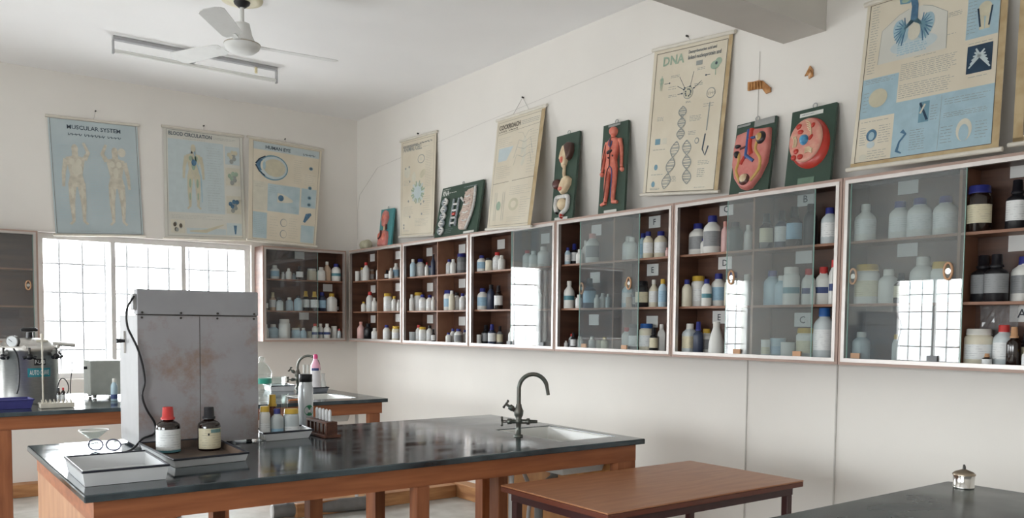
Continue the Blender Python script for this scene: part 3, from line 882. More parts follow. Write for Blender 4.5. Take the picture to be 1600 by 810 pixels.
def d_eye(cv):
    cv.rect(.06, .03, .965, .105, CH['bluepale'], 1); cv.frame(.055, .025, .97, .98, .002, CH['line'])
    cv.text('HUMAN EYE', .22, .088, .56, CH['ink'], bold=.03, hmul=1.1); scribble(cv, .74, .085, .91, CH['ink'], .010, 12)
    cv.ell(.33, .27, .205, .125, CH['teal'], 2, 32); cv.ell(.335, .27, .185, .112, CH['bluepale'], 3, 32); cv.ell(.35, .27, .15, .088, CH['yellow'], 4, 28)
    cv.ell(.155, .255, .055, .055, CH['blueink'], 4); cv.ell(.19, .26, .035, .05, CH['bone'], 5); cv.ell(.205, .26, .02, .042, CH['sky'], 6)
    cv.line([(.09, .25), (.14, .20), (.22, .165)], .012, CH['night'], 5); cv.line([(.09, .26), (.14, .32), (.22, .36)], .012, CH['night'], 5)
    for u0, v0, u1, v1, m in ((.26, .43, .72, .70, 'bluemid'), (.74, .43, .96, .62, 'bluemid'), (.06, .72, .26, .97, 'bluemid'), (.76, .80, .96, .97, 'bluemid'), (.06, .42, .25, .70, 'bone'), (.27, .72, .74, .97, 'cream')):
        cv.rect(u0, v0, u1, v1, CH[m], 1)
    cv.line([(.40, .56), (.46, .56), (.54, .57), (.62, .58)], [.09, .085, .06, .02], CH['bone'], 3); cv.ell(.45, .56, .04, .03, CH['blueink'], 4)
    cv.ell(.50, .80, .05, .04, CH['soft'], 3); cv.ell(.505, .80, .042, .034, CH['cream'], 4); cv.ell(.50, .91, .05, .04, CH['soft'], 3); cv.ell(.505, .91, .042, .034, CH['cream'], 4)
    for v in (.22, .42, .52, .59): cv.ell(.86, v, .028, .018, CH['teal'], 4, 12); cv.ell(.86, v, .014, .009, CH['ink'], 5, 10)
    cv.line([(.80, .77), (.85, .70), (.90, .68)], [.02, .05, .02], CH['blueink'], 3)
    for u0, v0, u1, v1, n in ((.62, .15, .74, .40, 12), (.78, .28, .94, .40, 6), (.28, .44, .40, .52, 4), (.55, .63, .70, .69, 4), (.08, .74, .24, .95, 12), (.30, .74, .42, .95, 8), (.58, .74, .72, .95, 9), (.08, .44, .22, .48, 2)):
        cv.rows(u0, v0, u1, v1, n, CH['soft'], .0015)


def d_cell(cv):
    cv.frame(.05, .03, .95, .975, .002, CH['line'])
    cv.rows(.07, .062, .52, .085, 2, CH['ink'], .005, ragged=.05); scribble(cv, .56, .07, .90, CH['ink'], .010, 14)
    cv.text('ANIMAL CELL', .08, .128, .62, CH['soft'], bold=.015, hmul=1.2); cv.rows(.64, .105, .88, .12, 1, CH['soft'])
    for i in range(24):
        a = i * math.pi / 12; r = 1 + .12 * math.sin(i * 3.1)
        cv.line([(.52, .56), (.52 + .19 * r * math.cos(a), .56 + .11 * r * math.sin(a))], .016, CH['green' if i % 3 else 'bluepale'], 2)
    cv.ell(.52, .56, .11, .065, CH['bluepale'], 4)
    cv.ell(.60, .23, .10, .045, CH['soft'], 2); cv.ell(.60, .23, .085, .037, CH['cream'], 3); cv.ell(.60, .23, .04, .018, CH['bone'], 4)
    cv.ell(.20, .34, .09, .06, CH['bone'], 2); cv.ell(.65, .38, .09, .035, CH['yellow'], 2, rot=-.5); cv.ell(.40, .40, .06, .05, CH['bone'], 2)
    for u, v in ((.28, .44), (.26, .29), (.15, .30), (.62, .68), (.30, .80), (.65, .78), (.25, .64), (.7, .66), (.12, .88), (.12, .91)): cv.ell(u, v, .022, .012, CH['soft'], 3, 9)
    for u0, v0, u1, v1, n in ((.72, .16, .93, .52, 22), (.10, .42, .30, .48, 4), (.68, .60, .92, .80, 9), (.10, .69, .40, .80, 8), (.10, .93, .30, .95, 2), (.45, .82, .90, .90, 6)):
        cv.rows(u0, v0, u1, v1, n, CH['soft'], .0016)


def d_roach(cv):
    cv.rect(.93, .02, 1.0, .99, CH['tan'], 1); cv.frame(.04, .035, .93, .97, .002, CH['line'])  # right tan strip: bent edge and chart shadow put into the colour
    cv.text('COCKROACH', .06, .105, .52, CH['line'], bold=.03, hmul=1.35); cv.rows(.54, .065, .92, .11, 3, CH['soft'], .004, ragged=.1)
    scribble(cv, .07, .125, .22, CH['line'], .008, 10); scribble(cv, .28, .125, .46, CH['line'], .008, 10)
    cv.line([(.04, .15), (.93, .13)], .002, CH['line']); cv.line([(.04, .60), (.93, .585)], .003, CH['line'])
    cv.rect(.10, .28, .42, .40, CH['bluepale'], 1)
    cv.ell(.65, .35, .055, .13, CH['bone'], 2)
    for sg in (-1, 1):
        for v, w_ in ((.27, .12), (.33, .15), (.40, .14)): cv.line([(.65, v), (.65 + sg * w_, v - .03), (.65 + sg * (w_ + .05), v + .06)], .003, CH['soft'], 3)
        cv.line([(.65, .23), (.65 + sg * .06, .18), (.65 + sg * .16, .17)], .002, CH['soft'], 3)
    cv.ell(.22, .80, .05, .04, CH['green'], 3); cv.ell(.56, .80, .11, .055, CH['yellow'], 3); cv.ell(.56, .80, .06, .03, CH['cream'], 4)
    for u in (.12, .16, .30, .34): cv.line([(u, .68), (u + .01, .93)], .003, CH['soft'], 3)
    for u0, v0, u1, v1, n in ((.08, .18, .40, .27, 5), (.08, .44, .42, .56, 7), (.75, .18, .92, .55, 16), (.44, .64, .92, .72, 5), (.70, .74, .92, .92, 9), (.44, .90, .85, .95, 3)):
        cv.rows(u0, v0, u1, v1, n, CH['soft'], .0016)


def helix(cv, u, v0, v1, amp, turns, m, rungs=24, du=0.0, wd=.006):
    A, Bp = [], []
    for i in range(41):
        t = i / 40; c = u + du * t
        A.append((c + amp * math.sin(t * turns * 2 * math.pi), v0 + (v1 - v0) * t)); Bp.append((c - amp * math.sin(t * turns * 2 * math.pi), v0 + (v1 - v0) * t))
    cv.line(A, wd, m, 3); cv.line(Bp, wd, m, 4)
    for i in range(1, rungs):
        k = int(40 * i / rungs); cv.line([A[k], Bp[k]], .004, m, 2)


def d_dna(cv):
    cv.rect(.955, .0, 1.0, 1.0, CH['tan'], 1); cv.frame(.045, .035, .95, .985, .0035, CH['line'])  # tan band at right stands for the curled edge and its painted shadow
    cv.text('DNA', .14, .125, .42, CH['green'], bold=.025)
    cv.text('Deoxyribonucleic acid and', .47, .075, .82, CH['ink'], bold=.012, hmul=1.35); cv.text('linked nucleoprotein and', .47, .115, .88, CH['ink'], bold=.012, hmul=1.35)
    cv.ell(.51, .335, .065, .042, CH['soft'], 2); cv.ell(.51, .335, .058, .037, CH['yellow'], 3)
    for i in range(9): cv.ell(.51 + .035 * math.cos(i * 2.3), .335 + .023 * math.sin(i * 2.3), .009, .006, CH['ink'], 4, 8)
    cv.ell(.82, .185, .055, .028, CH['green'], 2); cv.ell(.86, .165, .04, .024, CH['green'], 3); cv.line([(.83, .19), (.835, .25)], .006, CH['green'], 2); cv.ell(.835, .175, .015, .01, CH['ink'], 4, 10)
    person_print(cv, .14, .19, .105, CH['green'])
    for P in (((.38, .22), (.46, .30)), ((.36, .28), (.45, .31)), ((.37, .335), (.43, .335)), ((.56, .2), (.53, .295)), ((.67, .27), (.58, .31)), ((.18, .25), (.25, .25)), ((.77, .24), (.72, .24))):
        cv.line(P, .003, CH['ink']); cv.ell(*P[1], .012, .006, CH['ink'], 3, 6)
    cv.rect(.58, .135, .66, .165, CH['soft'], 2)
    helix(cv, .46, .42, .64, .05, 1.5, CH['soft']); helix(cv, .42, .65, .965, .055, 1.5, CH['soft'], du=-.12); helix(cv, .55, .65, .94, .055, 1.5, CH['soft'], du=.05)
    cv.ell(.80, .36, .055, .035, CH['soft'], 2, 16); cv.ell(.80, .36, .048, .029, CH['cream'], 3, 16); scribble(cv, .76, .36, .85, CH['soft'], .012, 10)
    cv.line([(.80, .42), (.79, .60)], .008, CH['soft'], 2); cv.line([(.78, .62), (.76, .72), (.80, .76), (.83, .70)], .010, CH['ink'], 2)
    cv.rect(.12, .62, .19, .66, CH['teal'], 2); cv.rect(.22, .62, .28, .66, CH['bone'], 2); cv.ell(.16, .815, .025, .02, CH['teal'], 2); cv.ell(.14, .93, .025, .02, CH['teal'], 2)
    cv.ell(.68, .66, .03, .022, CH['soft'], 2, 8); cv.ell(.68, .66, .02, .014, CH['cream'], 3, 8)
    for u0, v0, u1, v1, n in ((.26, .20, .38, .22, 2), (.24, .27, .36, .30, 2), (.25, .33, .36, .35, 2), (.60, .18, .72, .2, 2), (.58, .28, .70, .3, 2), (.49, .39, .56, .405, 2), (.56, .49, .72, .53, 4), (.12, .47, .22, .50, 3), (.1, .69, .28, .70, 1),
                             (.1, .86, .28, .87, 1), (.1, .955, .25, .97, 2), (.34, .88, .46, .92, 4), (.72, .79, .86, .82, 3), (.72, .84, .82, .9, 5), (.7, .96, .84, .97, 1), (.72, .42, .86, .45, 2), (.56, .59, .66, .62, 3)):
        cv.rows(u0, v0, u1, v1, n, CH['soft'], .0028, ragged=.2)


def d_lungs(cv):
    cv.rect(.955, 0, 1, 1, CH['tan'], 1); cv.rect(0, .965, .955, 1, CH['tan'], 1); cv.frame(.03, .02, .955, .965, .003, CH['line'])  # right tan strip colours in the sheet's bent edge and shadow
    a = .235
    cv.poly([(.13, .40), (.14, .20), (.26, .13), (.33, .11), (.43, .11), (.50, .13), (.61, .19), (.62, .40)], CH['pale'], 2)
    cv.line([(.13, .40), (.14, .20), (.26, .13), (.33, .11)], .002, CH['soft'], 3); cv.line([(.43, .11), (.50, .13), (.61, .19), (.62, .40)], .002, CH['soft'], 3)
    cv.poly([(.25, .03), (.33, .02), (.36, .05), (.33, .075), (.26, .065)], CH['teal'], 3); cv.ell(.30, .05, .03, .015, CH['green'], 4)
    cv.line([(.36, .05), (.375, .10), (.375, .19)], [.03, .030, .034], CH['blueink'], 5)
    for sg in (-1, 1):
        cv.ell(.375 + sg * .09, a, .055, .075, CH['sky'], 4, 20, rot=.25 * sg)
        for i in range(11):
            an = -1.4 + i * .27; q = (.375 + sg * (.055 + .085 * math.cos(an)), a + .005 + .085 * math.sin(an))
            cv.line([(.375 + sg * .01, .185), (.375 + sg * .06, a - .015), q], [.022, .012, .004], CH['teal'] if i % 2 else CH['blueink'], 5 + i % 2)
    cv.ell(.385, a + .02, .045, .05, CH['bone'], 7); cv.ell(.385, a + .09, .17, .05, CH['bluepale'], 3); cv.rows(.27, .31, .50, .38, 5, CH['sky'], .006, l=4)
    cv.rect(.745, .15, .95, .385, CH['sky'], 1); cv.ell(.86, .235, .045, .042, CH['yellow'], 2); cv.ell(.84, .08, .05, .03, CH['bone'], 2); cv.ell(.86, .06, .02, .02, CH['teal'], 3)
    cv.line([(.84, .27), (.845, .345)], .02, CH['yellow'], 2); cv.line([(.885, .27), (.88, .345)], .02, CH['yellow'], 2); cv.line([(.815, .225), (.835, .33)], .007, CH['night'], 3); cv.line([(.905, .225), (.89, .33)], .007, CH['night'], 3)
    cv.rect(.765, .425, .925, .575, CH['night'], 2)
    for i in range(12):
        sg = 1 if i % 2 else -1; cv.line([(.845, .485), (.845 + sg * (.025 + .004 * i), .445 + .010 * i)], [.013, .006], CH['bluepale'], 3)
    cv.ell(.845, .53, .022, .02, CH['night'], 4)
    for u0, v0, u1, v1, m in ((.03, .475, .30, .71, 'sky'), (.295, .65, .955, .965, 'sky')): cv.rect(u0, v0, u1, v1, CH[m], 1)
    cv.line([(.62, .66), (.615, .955)], .0015, CH['soft'], 3)
    cv.ell(.16, .60, .07, .055, CH['yellow'], 3); cv.ell(.14, .815, .04, .035, CH['blueink'], 3); cv.ell(.14, .82, .022, .024, CH['sky'], 4); cv.ell(.14, .87, .03, .02, CH['bluepale'], 3); cv.ell(.09, .94, .03, .02, CH['bone'], 3)
    cv.rect(.47, .675, .54, .79, CH['teal'], 2); cv.line([(.475, .68), (.53, .78)], .010, CH['night'], 3); cv.line([(.48, .74), (.51, .69)], .008, CH['bone'], 4)
    cv.line([(.36, .82), (.39, .84), (.35, .88), (.335, .93), (.37, .945)], [.02, .010, .008, .014, .006], CH['blueink'], 3)
    cv.ell(.78, .87, .05, .06, CH['bone'], 3); cv.ell(.78, .885, .032, .045, CH['sky'], 4)
    for u0, v0, u1, v1, n in ((.05, .03, .11, .45, 26), (.62, .10, .73, .13, 3), (.62, .20, .71, .23, 3), (.62, .32, .68, .33, 1), (.31, .43, .71, .53, 9), (.31, .55, .71, .635, 7), (.05, .48, .28, .51, 3), (.05, .55, .09, .68, 6), (.05, .725, .28, .74, 1), (.19, .76, .28, .87, 8), (.05, .76, .10, .87, 8),
                             (.55, .70, .60, .79, 6), (.42, .82, .53, .94, 9), (.64, .68, .93, .72, 3), (.64, .76, .92, .79, 3), (.63, .83, .71, .93, 6), (.85, .83, .93, .93, 6), (.78, .59, .91, .60, 1), (.75, .17, .81, .36, 10), (.77, .41, .93, .415, 1), (.12, .9, .27, .955, 4), (.4, .405, .56, .41, 1)):
        cv.rows(u0, v0, u1, v1, n, CH['soft'], .0024, ragged=.15)


def d_edge(cv):
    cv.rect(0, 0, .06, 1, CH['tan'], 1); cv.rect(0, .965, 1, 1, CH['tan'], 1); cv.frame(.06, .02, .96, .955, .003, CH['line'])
    cv.rect(.08, .30, .92, .60, CH['bluepale'], 1); cv.ell(.5, .45, .2, .11, CH['sky'], 2); cv.rect(.08, .72, .45, .93, CH['sky'], 1)
    for u0, v0, u1, v1, n in ((.09, .05, .9, .28, 16), (.10, .62, .9, .70, 5), (.5, .74, .92, .93, 12), (.1, .75, .4, .90, 8)): cv.rows(u0, v0, u1, v1, n, CH['soft'], .0024)


WB = Y_WALL - .012
chart('pale blue wall chart headed MUSCULAR SYSTEM showing two muscle figures, above the window', [(74, 181), (214, 196), (224, 369), (87, 367)], WB, WB, 'W', 'blue', d_muscular, (149, 174))
chart('wall chart headed BLOOD CIRCULATION with one standing figure, above the window', [(255, 197), (378, 213), (384, 376), (258, 372)], WB, WB, 'W', 'pale', d_blood, (318, 197))
chart('wall chart headed HUMAN EYE with a large eyeball section, overlapping the corner cabinet', [(389, 214), (503, 234), (493, 386), (388, 375)], WB, 7.365, 'W', 'cream', d_eye, (445, 218))
WR = X_WALL - .012
chart('narrow cream chart headed ANIMAL CELL hanging beside the dark green RNA board', [(627, 221), (682, 206), (677, 368), (625, 371)], WR, WR - .05, 'R', 'cream', d_cell, (654, 209))
chart('cream chart headed COCKROACH hung from a long string, its foot on the cabinet front', [(778, 189), (853, 165), (829, 354), (761, 359)], WR, 3.515, 'R', 'cream', d_roach, (818, 153), .18)
chart('tall cream chart headed DNA with a double helix unwinding', [(1023, 79), (1146, 50), (1121, 300), (1004, 305)], WR, WR - .06, 'R', 'cream', d_dna, (1075, 57))


def tall_pts(l0, l1, r0, r1, ztop, xb):
    BL = at(*l1, X=xb); BR = at(*r1, X=xb) if r1 else None
    TLm = at(*l0, X=xb + .11)
    TL = BL + (TLm - BL) * ((ztop - BL[2]) / (TLm[2] - BL[2])); TL[0] = WR
    if r1:
        TRm = at(*r0, X=xb + .11); TR = BR + (TRm - BR) * ((ztop - BR[2]) / (TRm[2] - BR[2])); TR[0] = WR
    else: TR = TL - np.array([0, .63, 0]); BR = BL - np.array([0, .63, 0])
    return [TL, TR, BR, BL]


chart('large blue and cream chart of the lungs and breathing, standing on a cabinet edge', None, 0, 0, 'R', 'cream', d_lungs, None, 0, tall_pts((1337, 0), (1328, 266), (1566, 0), (1560, 234), 2.88, 3.515))
chart('chart with tan edge beside the lungs chart, mostly cut off by the photo edge', None, 0, 0, 'R', 'cream', d_edge, None, 0, tall_pts((1590, 0), (1582, 227), None, None, 2.88, 3.55))

# ------------------------------------------------------------------ relief boards
RC = {'green': pm('board_green', (52, 74, 62), 0.45, var=.05, scale=8), 'teal': pm('board_teal', (72, 140, 144), 0.4, var=.06), 'flesh': pm('model_flesh', (222, 134, 114), 0.35, alt=(204, 106, 90), scale=26),
      'pink': pm('model_pink', (206, 134, 124), 0.35, alt=(196, 112, 106), scale=22), 'red': pm('model_red', (196, 62, 50), 0.3, var=.1), 'blue': pm('model_blue', (58, 92, 150), 0.3, var=.1),
      'lblue': pm('model_light_blue', (88, 158, 196), 0.3, alt=(62, 126, 172), scale=40), 'maroon': pm('model_maroon', (88, 46, 42), 0.35, var=.15), 'cream': pm('model_cream', (222, 204, 172), 0.4, alt=(206, 180, 146), scale=30),
      'white': pm('model_white', (214, 212, 206), 0.45, alt=(186, 186, 186), scale=60), 'grey': pm('model_grey', (158, 166, 170), 0.45, alt=(120, 128, 134), scale=60), 'dark': pm('model_dark', (34, 28, 34), 0.35),
      'ochre': pm('model_ochre', (206, 168, 96), 0.35, var=.08), 'hair': pm('model_hair_brown', (80, 52, 44), 0.4, var=.15), 'plaque': pm('plaque_white', (214, 216, 210), 0.5, var=.05), 'foil': pm('foil', (176, 178, 176), 0.35, metal=.6, var=.1),
      'beige': pm('model_beige', (206, 190, 176), 0.45, alt=(176, 152, 142), scale=70)}
ZT = CZ1 + .0015


def board(label, q, mat, xt=3.712, xb=3.60):
    TL, TR = at(*q[0], X=xt), at(*q[1], X=xt); BR, BL = at(*q[2], X=xb), at(*q[3], X=xb)
    BR = TR + (BR - TR) * ((TR[2] - ZT) / (TR[2] - BR[2])); BL = TL + (BL - TL) * ((TL[2] - ZT) / (TL[2] - BL[2]))
    cv = Canvas(TL, TR, BR, BL)
    t = thing('relief_model_board', label, 'anatomy model', (BR + BL) / 2, 'relief models standing on the cabinets')
    mb = MB(); c2 = Canvas(TL, TR, BR, BL, mb); c2.sheet(mat, t=.018); mb.build('board', t, bevel=.002)
    m = MB(); c3 = Canvas(TL, TR, BR, BL, m)
    m.tube([c3.p(.5, 0, -.009) + np.array([0, .012 * math.cos(a), .012 + .012 * math.sin(a)]) for a in np.linspace(-.5 * math.pi, 1.5 * math.pi, 15)], .0028, RC['foil'], 6, caps=False)
    m.build('hanging_ring', t)
    cv.t = t
    return cv


def piece(cv, name, fn, label=None):
    m = MB(); c = Canvas(*cv.c, m); fn(c); o = m.build(name, cv.t)
    if label: o['label'] = label
    return o


# teal throat model near the corner
cv = board('small teal board with pink head and chest relief near the room corner', [(596, 328), (616, 325), (610, 384), (590, 386)], RC['teal'], xb=3.63)
piece(cv, 'head_relief', lambda c: (c.relief([(.30, .12), (.46, .04), (.62, .10), (.70, .24), (.58, .40), (.52, .47), (.34, .47), (.30, .36), (.24, .30)], .03, RC['pink']), c.bump(.46, .24, .12, .09, .04, RC['flesh'])))
piece(cv, 'throat_relief', lambda c: (c.rope([(.44, .44), (.44, .55), (.48, .64)], .012, RC['cream'], .006), c.rope([(.56, .42), (.58, .54)], .010, RC['maroon'], .004)))
piece(cv, 'chest_relief', lambda c: (c.relief([(.10, .66), (.24, .56), (.40, .58), (.52, .56), (.72, .60), (.78, .74), (.76, .97), (.10, .97)], .03, RC['pink']), c.bump(.28, .74, .13, .13, .045, RC['flesh']), c.bump(.60, .74, .12, .13, .045, RC['flesh']), c.rope([(.44, .6), (.44, .72), (.3, .8)], .008, RC['maroon'], .04)))

# RNA board
cv = board('wide dark green board lettered RNA with white strand reliefs', [(692, 295), (756, 280), (744, 366), (678, 372)], RC['green'])
def helix_rel(c, u0, v0, u1, v1, amp, turns, r, m1, m2):
    for ph, m in ((0, m1), (math.pi, m2)):
        P = [(u0 + (u1 - u0) * i / 30 + amp * math.sin(ph + turns * 2 * math.pi * i / 30), v0 + (v1 - v0) * i / 30) for i in range(31)]
        c.rope(P, r, m, .012, k=1)
    for i in range(1, 30, 2):
        q = turns * 2 * math.pi * i / 30; u = u0 + (u1 - u0) * i / 30; v = v0 + (v1 - v0) * i / 30
        c.rope([(u + amp * math.sin(q), v), (u - amp * math.sin(q), v)], r * .7, m1, .012, k=1)
piece(cv, 'strand_relief', lambda c: helix_rel(c, .16, .24, .17, .93, .06, 2.5, .010, RC['white'], RC['grey']))
def ladder(c):
    for u in (.38, .50): c.rope([(u, .28), (u, .80)], .011, RC['grey'], .010, k=2)
    for v in (.38, .50, .64, .74): c.rope([(.38, v), (.50, v)], .009, RC['white'], .010, k=1)
    c.rope([(.41, .57), (.47, .57)], .012, RC['red'], .012, k=1)
piece(cv, 'ladder_relief', ladder)
def ribo(c):
    c.relief([(.64, .22), (.70, .14), (.80, .12), (.84, .14), (.84, .55), (.80, .75), (.72, .90), (.60, .88), (.57, .72), (.62, .68), (.58, .60), (.62, .52), (.64, .40), (.70, .38), (.64, .32)], .02, RC['beige'], inset=.1)
    c.rope([(.86, .12), (.88, .40), (.84, .66), (.76, .90)], .012, RC['white'], .012)
    c.rope([(.55, .28), (.64, .37)], .010, RC['white'], .010)
    for i in range(9):
        v = .2 + .075 * i; c.rope([(.66 + .012 * math.sin(i * 2), v), (.72, v + .02), (.79, v - .005)], .006, RC['white'] if i % 2 else RC['beige'], .020, k=2)
piece(cv, 'folded_strand_relief', ribo)
def rna_t(c):
    c.text('RNA', .04, .165, .20, RC['plaque'], l=2, bold=.03, hmul=1.3); c.rows(.20, .11, .42, .14, 1, RC['plaque'], .005); c.rows(.03, .035, .28, .05, 1, RC['plaque'], .004); c.rows(.55, .06, .92, .09, 1, RC['grey'], .006)
    c.rect(.70, .925, .94, .965, RC['plaque'], 2); c.rows(.15, .82, .5, .92, 3, RC['grey'], .002); c.rows(.55, .97, .93, .985, 1, RC['grey'], .003)
piece(cv, 'title_lettering', rna_t)

# digestive tract
cv = board('narrow dark green board with head, stomach and intestine relief', [(870, 214), (906, 204), (894, 342), (861, 348)], RC['green'])
def dig(c):
    c.relief([(.30, .22), (.38, .14), (.50, .12), (.66, .15), (.64, .26), (.54, .38), (.42, .40), (.36, .33), (.26, .29)], .028, RC['cream'])
    c.relief([(.46, .14), (.62, .11), (.80, .13), (.84, .22), (.76, .30), (.64, .32), (.56, .24)], .034, RC['hair'])
    c.bump(.43, .31, .08, .05, .04, RC['flesh'])
piece(cv, 'head_relief', dig)
piece(cv, 'gullet_relief', lambda c: c.rope([(.50, .36), (.50, .46), (.56, .54)], .012, RC['cream'], .008))
piece(cv, 'liver_relief', lambda c: (c.bump(.18, .57, .17, .06, .03, RC['maroon']),))
piece(cv, 'stomach_relief', lambda c: (c.relief([(.52, .52), (.70, .50), (.84, .54), (.82, .60), (.66, .68), (.46, .70), (.36, .66), (.40, .60)], .035, RC['cream']), c.bump(.50, .65, .13, .035, .045, RC['flesh'])))
def gut(c):
    c.rope([(.30, .90), (.22, .84), (.22, .76), (.28, .73), (.50, .73), (.72, .73), (.78, .77), (.76, .86), (.64, .90), (.52, .92), (.52, .965)], .016, RC['white'], .008)
    c.bump(.49, .81, .19, .07, .03, RC['cream'])
piece(cv, 'intestine_relief', gut)
piece(cv, 'rectum_relief', lambda c: (c.bump(.53, .945, .06, .035, .025, RC['red']), c.bump(.27, .90, .05, .018, .022, RC['dark'])))
piece(cv, 'name_plaque', lambda c: c.sheet(RC['plaque'], .004, .18, .78, .955, 1.0, .004))

# blood vessels figure
cv = board('narrow dark green board with a red standing human figure relief', [(943, 197), (982, 187), (975, 331), (934, 336)], RC['green'])
def fig(c):
    c.bump(.47, .10, .14, .055, .035, RC['flesh']); c.rope([(.46, .13), (.47, .17)], .014, RC['flesh'], .008)
    c.relief([(.24, .21), (.40, .165), (.56, .165), (.74, .20), (.70, .32), (.64, .42), (.70, .53), (.48, .58), (.24, .53), (.30, .42), (.26, .32)], .028, RC['flesh'])
    c.rope([(.26, .215), (.17, .33), (.14, .44), (.10, .53)], [.017, .014, .012, .009], RC['flesh'], .008); c.rope([(.74, .205), (.82, .32), (.84, .43), (.86, .51)], [.017, .014, .012, .009], RC['flesh'], .008)
    c.bump(.09, .555, .07, .026, .018, RC['flesh']); c.bump(.86, .535, .07, .026, .018, RC['flesh'])
    c.rope([(.36, .52), (.33, .67), (.32, .80), (.30, .87)], [.024, .020, .015, .012], RC['flesh'], .008); c.rope([(.60, .52), (.60, .67), (.59, .80), (.60, .865)], [.024, .020, .015, .012], RC['flesh'], .008)
    c.rope([(.32, .875), (.14, .895)], [.014, .010], RC['flesh'], .008); c.rope([(.58, .872), (.76, .885)], [.014, .010], RC['flesh'], .008)
piece(cv, 'human_relief', fig)
def ves(c):
    c.rope([(.48, .19), (.48, .40), (.48, .50), (.40, .56), (.34, .84)], .0028, RC['maroon'], .033); c.rope([(.50, .50), (.60, .56), (.60, .84)], .0028, RC['blue'], .033)
    c.rope([(.44, .2), (.42, .26), (.50, .28), (.54, .22)], .0028, RC['blue'], .033); c.rope([(.26, .24), (.17, .40), (.12, .52)], .002, RC['maroon'], .023); c.rope([(.76, .24), (.83, .4), (.85, .5)], .002, RC['maroon'], .023)
    c.bump(.44, .335, .15, .025, .040, RC['dark'], rot=-.3); c.bump(.42, .40, .04, .016, .036, RC['maroon']); c.bump(.58, .385, .04, .016, .036, RC['maroon'])
piece(cv, 'vessel_relief', ves)
piece(cv, 'name_plaque', lambda c: c.sheet(RC['plaque'], .004, .25, .72, .955, 1.0, .004))
piece(cv, 'top_plaque', lambda c: c.sheet(RC['foil'], .003, .22, .70, .012, .035, .003))

# kidneys
cv = board('dark green board with kidney and bladder relief under a foil strip', [(1152, 196), (1214, 180), (1200, 294), (1139, 301)], RC['green'])
def kid(c):
    P = [(.10, .17), (.50, .13), (.92, .16), (.95, .40), (.93, .62), (.80, .80), (.62, .93), (.48, .955), (.32, .92), (.16, .80), (.06, .60), (.05, .35)]
    c.relief(P, .030, RC['pink'], inset=.10)
piece(cv, 'torso_relief', kid)
def kv(c):
    c.rope([(.50, .15), (.50, .38), (.56, .50)], .014, RC['red'], .026); c.rope([(.42, .15), (.42, .45), (.40, .55)], .010, RC['blue'], .026)
    c.rope([(.42, .28), (.62, .28)], .007, RC['blue'], .032); c.rope([(.42, .50), (.55, .56), (.64, .60)], .009, RC['blue'], .030); c.rope([(.40, .52), (.32, .62)], .009, RC['red'], .030); c.rope([(.42, .38), (.26, .40)], .006, RC['maroon'], .030)
    c.rope([(.68, .34), (.66, .45), (.80, .58), (.80, .72), (.62, .86)], .009, RC['ochre'], .028); c.rope([(.24, .46), (.26, .58), (.22, .70), (.36, .86)], .009, RC['ochre'], .028)
piece(cv, 'vessel_relief', kv)
piece(cv, 'kidney_relief', lambda c: (c.bump(.76, .30, .15, .105, .048, RC['dark']), c.bump(.75, .30, .11, .08, .054, RC['ochre']), c.bump(.73, .31, .045, .04, .062, RC['cream'])))
piece(cv, 'gland_relief', lambda c: (c.bump(.19, .36, .10, .035, .042, RC['dark']), c.bump(.19, .47, .09, .06, .046, RC['dark'])))
piece(cv, 'bladder_relief', lambda c: (c.bump(.46, .83, .17, .095, .046, RC['maroon']), c.bump(.46, .825, .135, .08, .052, RC['cream'])))
piece(cv, 'foil_strip', lambda c: (c.sheet(RC['foil'], .004, .47, .97, .005, .095, .004), c.sheet(RC['foil'], .003, .03, .36, .02, .05, .003)))
piece(cv, 'name_plaque', lambda c: c.sheet(RC['plaque'], .004, .28, .78, .965, 1.0, .004))

# cell
cv = board('dark green board with a round pink cell relief and blue nucleus', [(1238, 176), (1308, 159), (1297, 278), (1226, 287)], RC['green'])
piece(cv, 'cell_relief', lambda c: (c.bump(.48, .46, .44, .335, .038, RC['red'], n=32, rot=-.25), c.relief([(.47 + .37 * math.cos(a), .455 + .28 * math.sin(a)) for a in np.linspace(0, 2 * math.pi, 32, False)], .010, pm('model_cytoplasm', (212, 160, 140), .35, alt=(204, 132, 120), scale=30, detail=5), base=.030, inset=.2)))
piece(cv, 'nucleus_relief', lambda c: (c.bump(.45, .46, .14, .10, .050, RC['cream']), c.bump(.455, .46, .12, .085, .060, RC['lblue'])))
def org(c):
    for u, v, a, b, r in ((.28, .24, .07, .035, -.6), (.34, .33, .07, .03, 0), (.66, .26, .04, .035, .4), (.63, .44, .07, .02, -1.0), (.27, .62, .06, .035, .7), (.22, .71, .06, .035, .3), (.39, .71, .07, .035, 0)):
        c.bump(.465 + (u - .465) * .84, .455 + (v - .455) * .84, a, b, .010, RC['red'], base=.038, rot=r)
    for i in range(5): c.rope([(.46 + .02 * i, .22 + .03 * i), (.56 + .012 * i, .26 + .03 * i), (.60, .36 + .02 * i)], .003, RC['cream'], .042)
    for i in range(4): c.rope([(.50, .58 + .018 * i), (.58, .565 + .018 * i), (.66, .60 + .015 * i)], .003, RC['cream'], .042)
    for i in range(3): c.rope([(.20 + .03 * i, .40), (.24 + .03 * i, .46), (.22 + .03 * i, .54)], .003, RC['cream'], .042)
piece(cv, 'organelle_relief', org)
piece(cv, 'title_strip', lambda c: (c.sheet(RC['plaque'], .003, .20, .72, .055, .105, .003), c.rows(.25, .065, .66, .095, 1, RC['grey'], .004, l=7)))
piece(cv, 'name_plaque', lambda c: c.sheet(pm('plaque_green', (104, 130, 112), .5, var=.1), .003, .30, .66, .90, .985, .003))

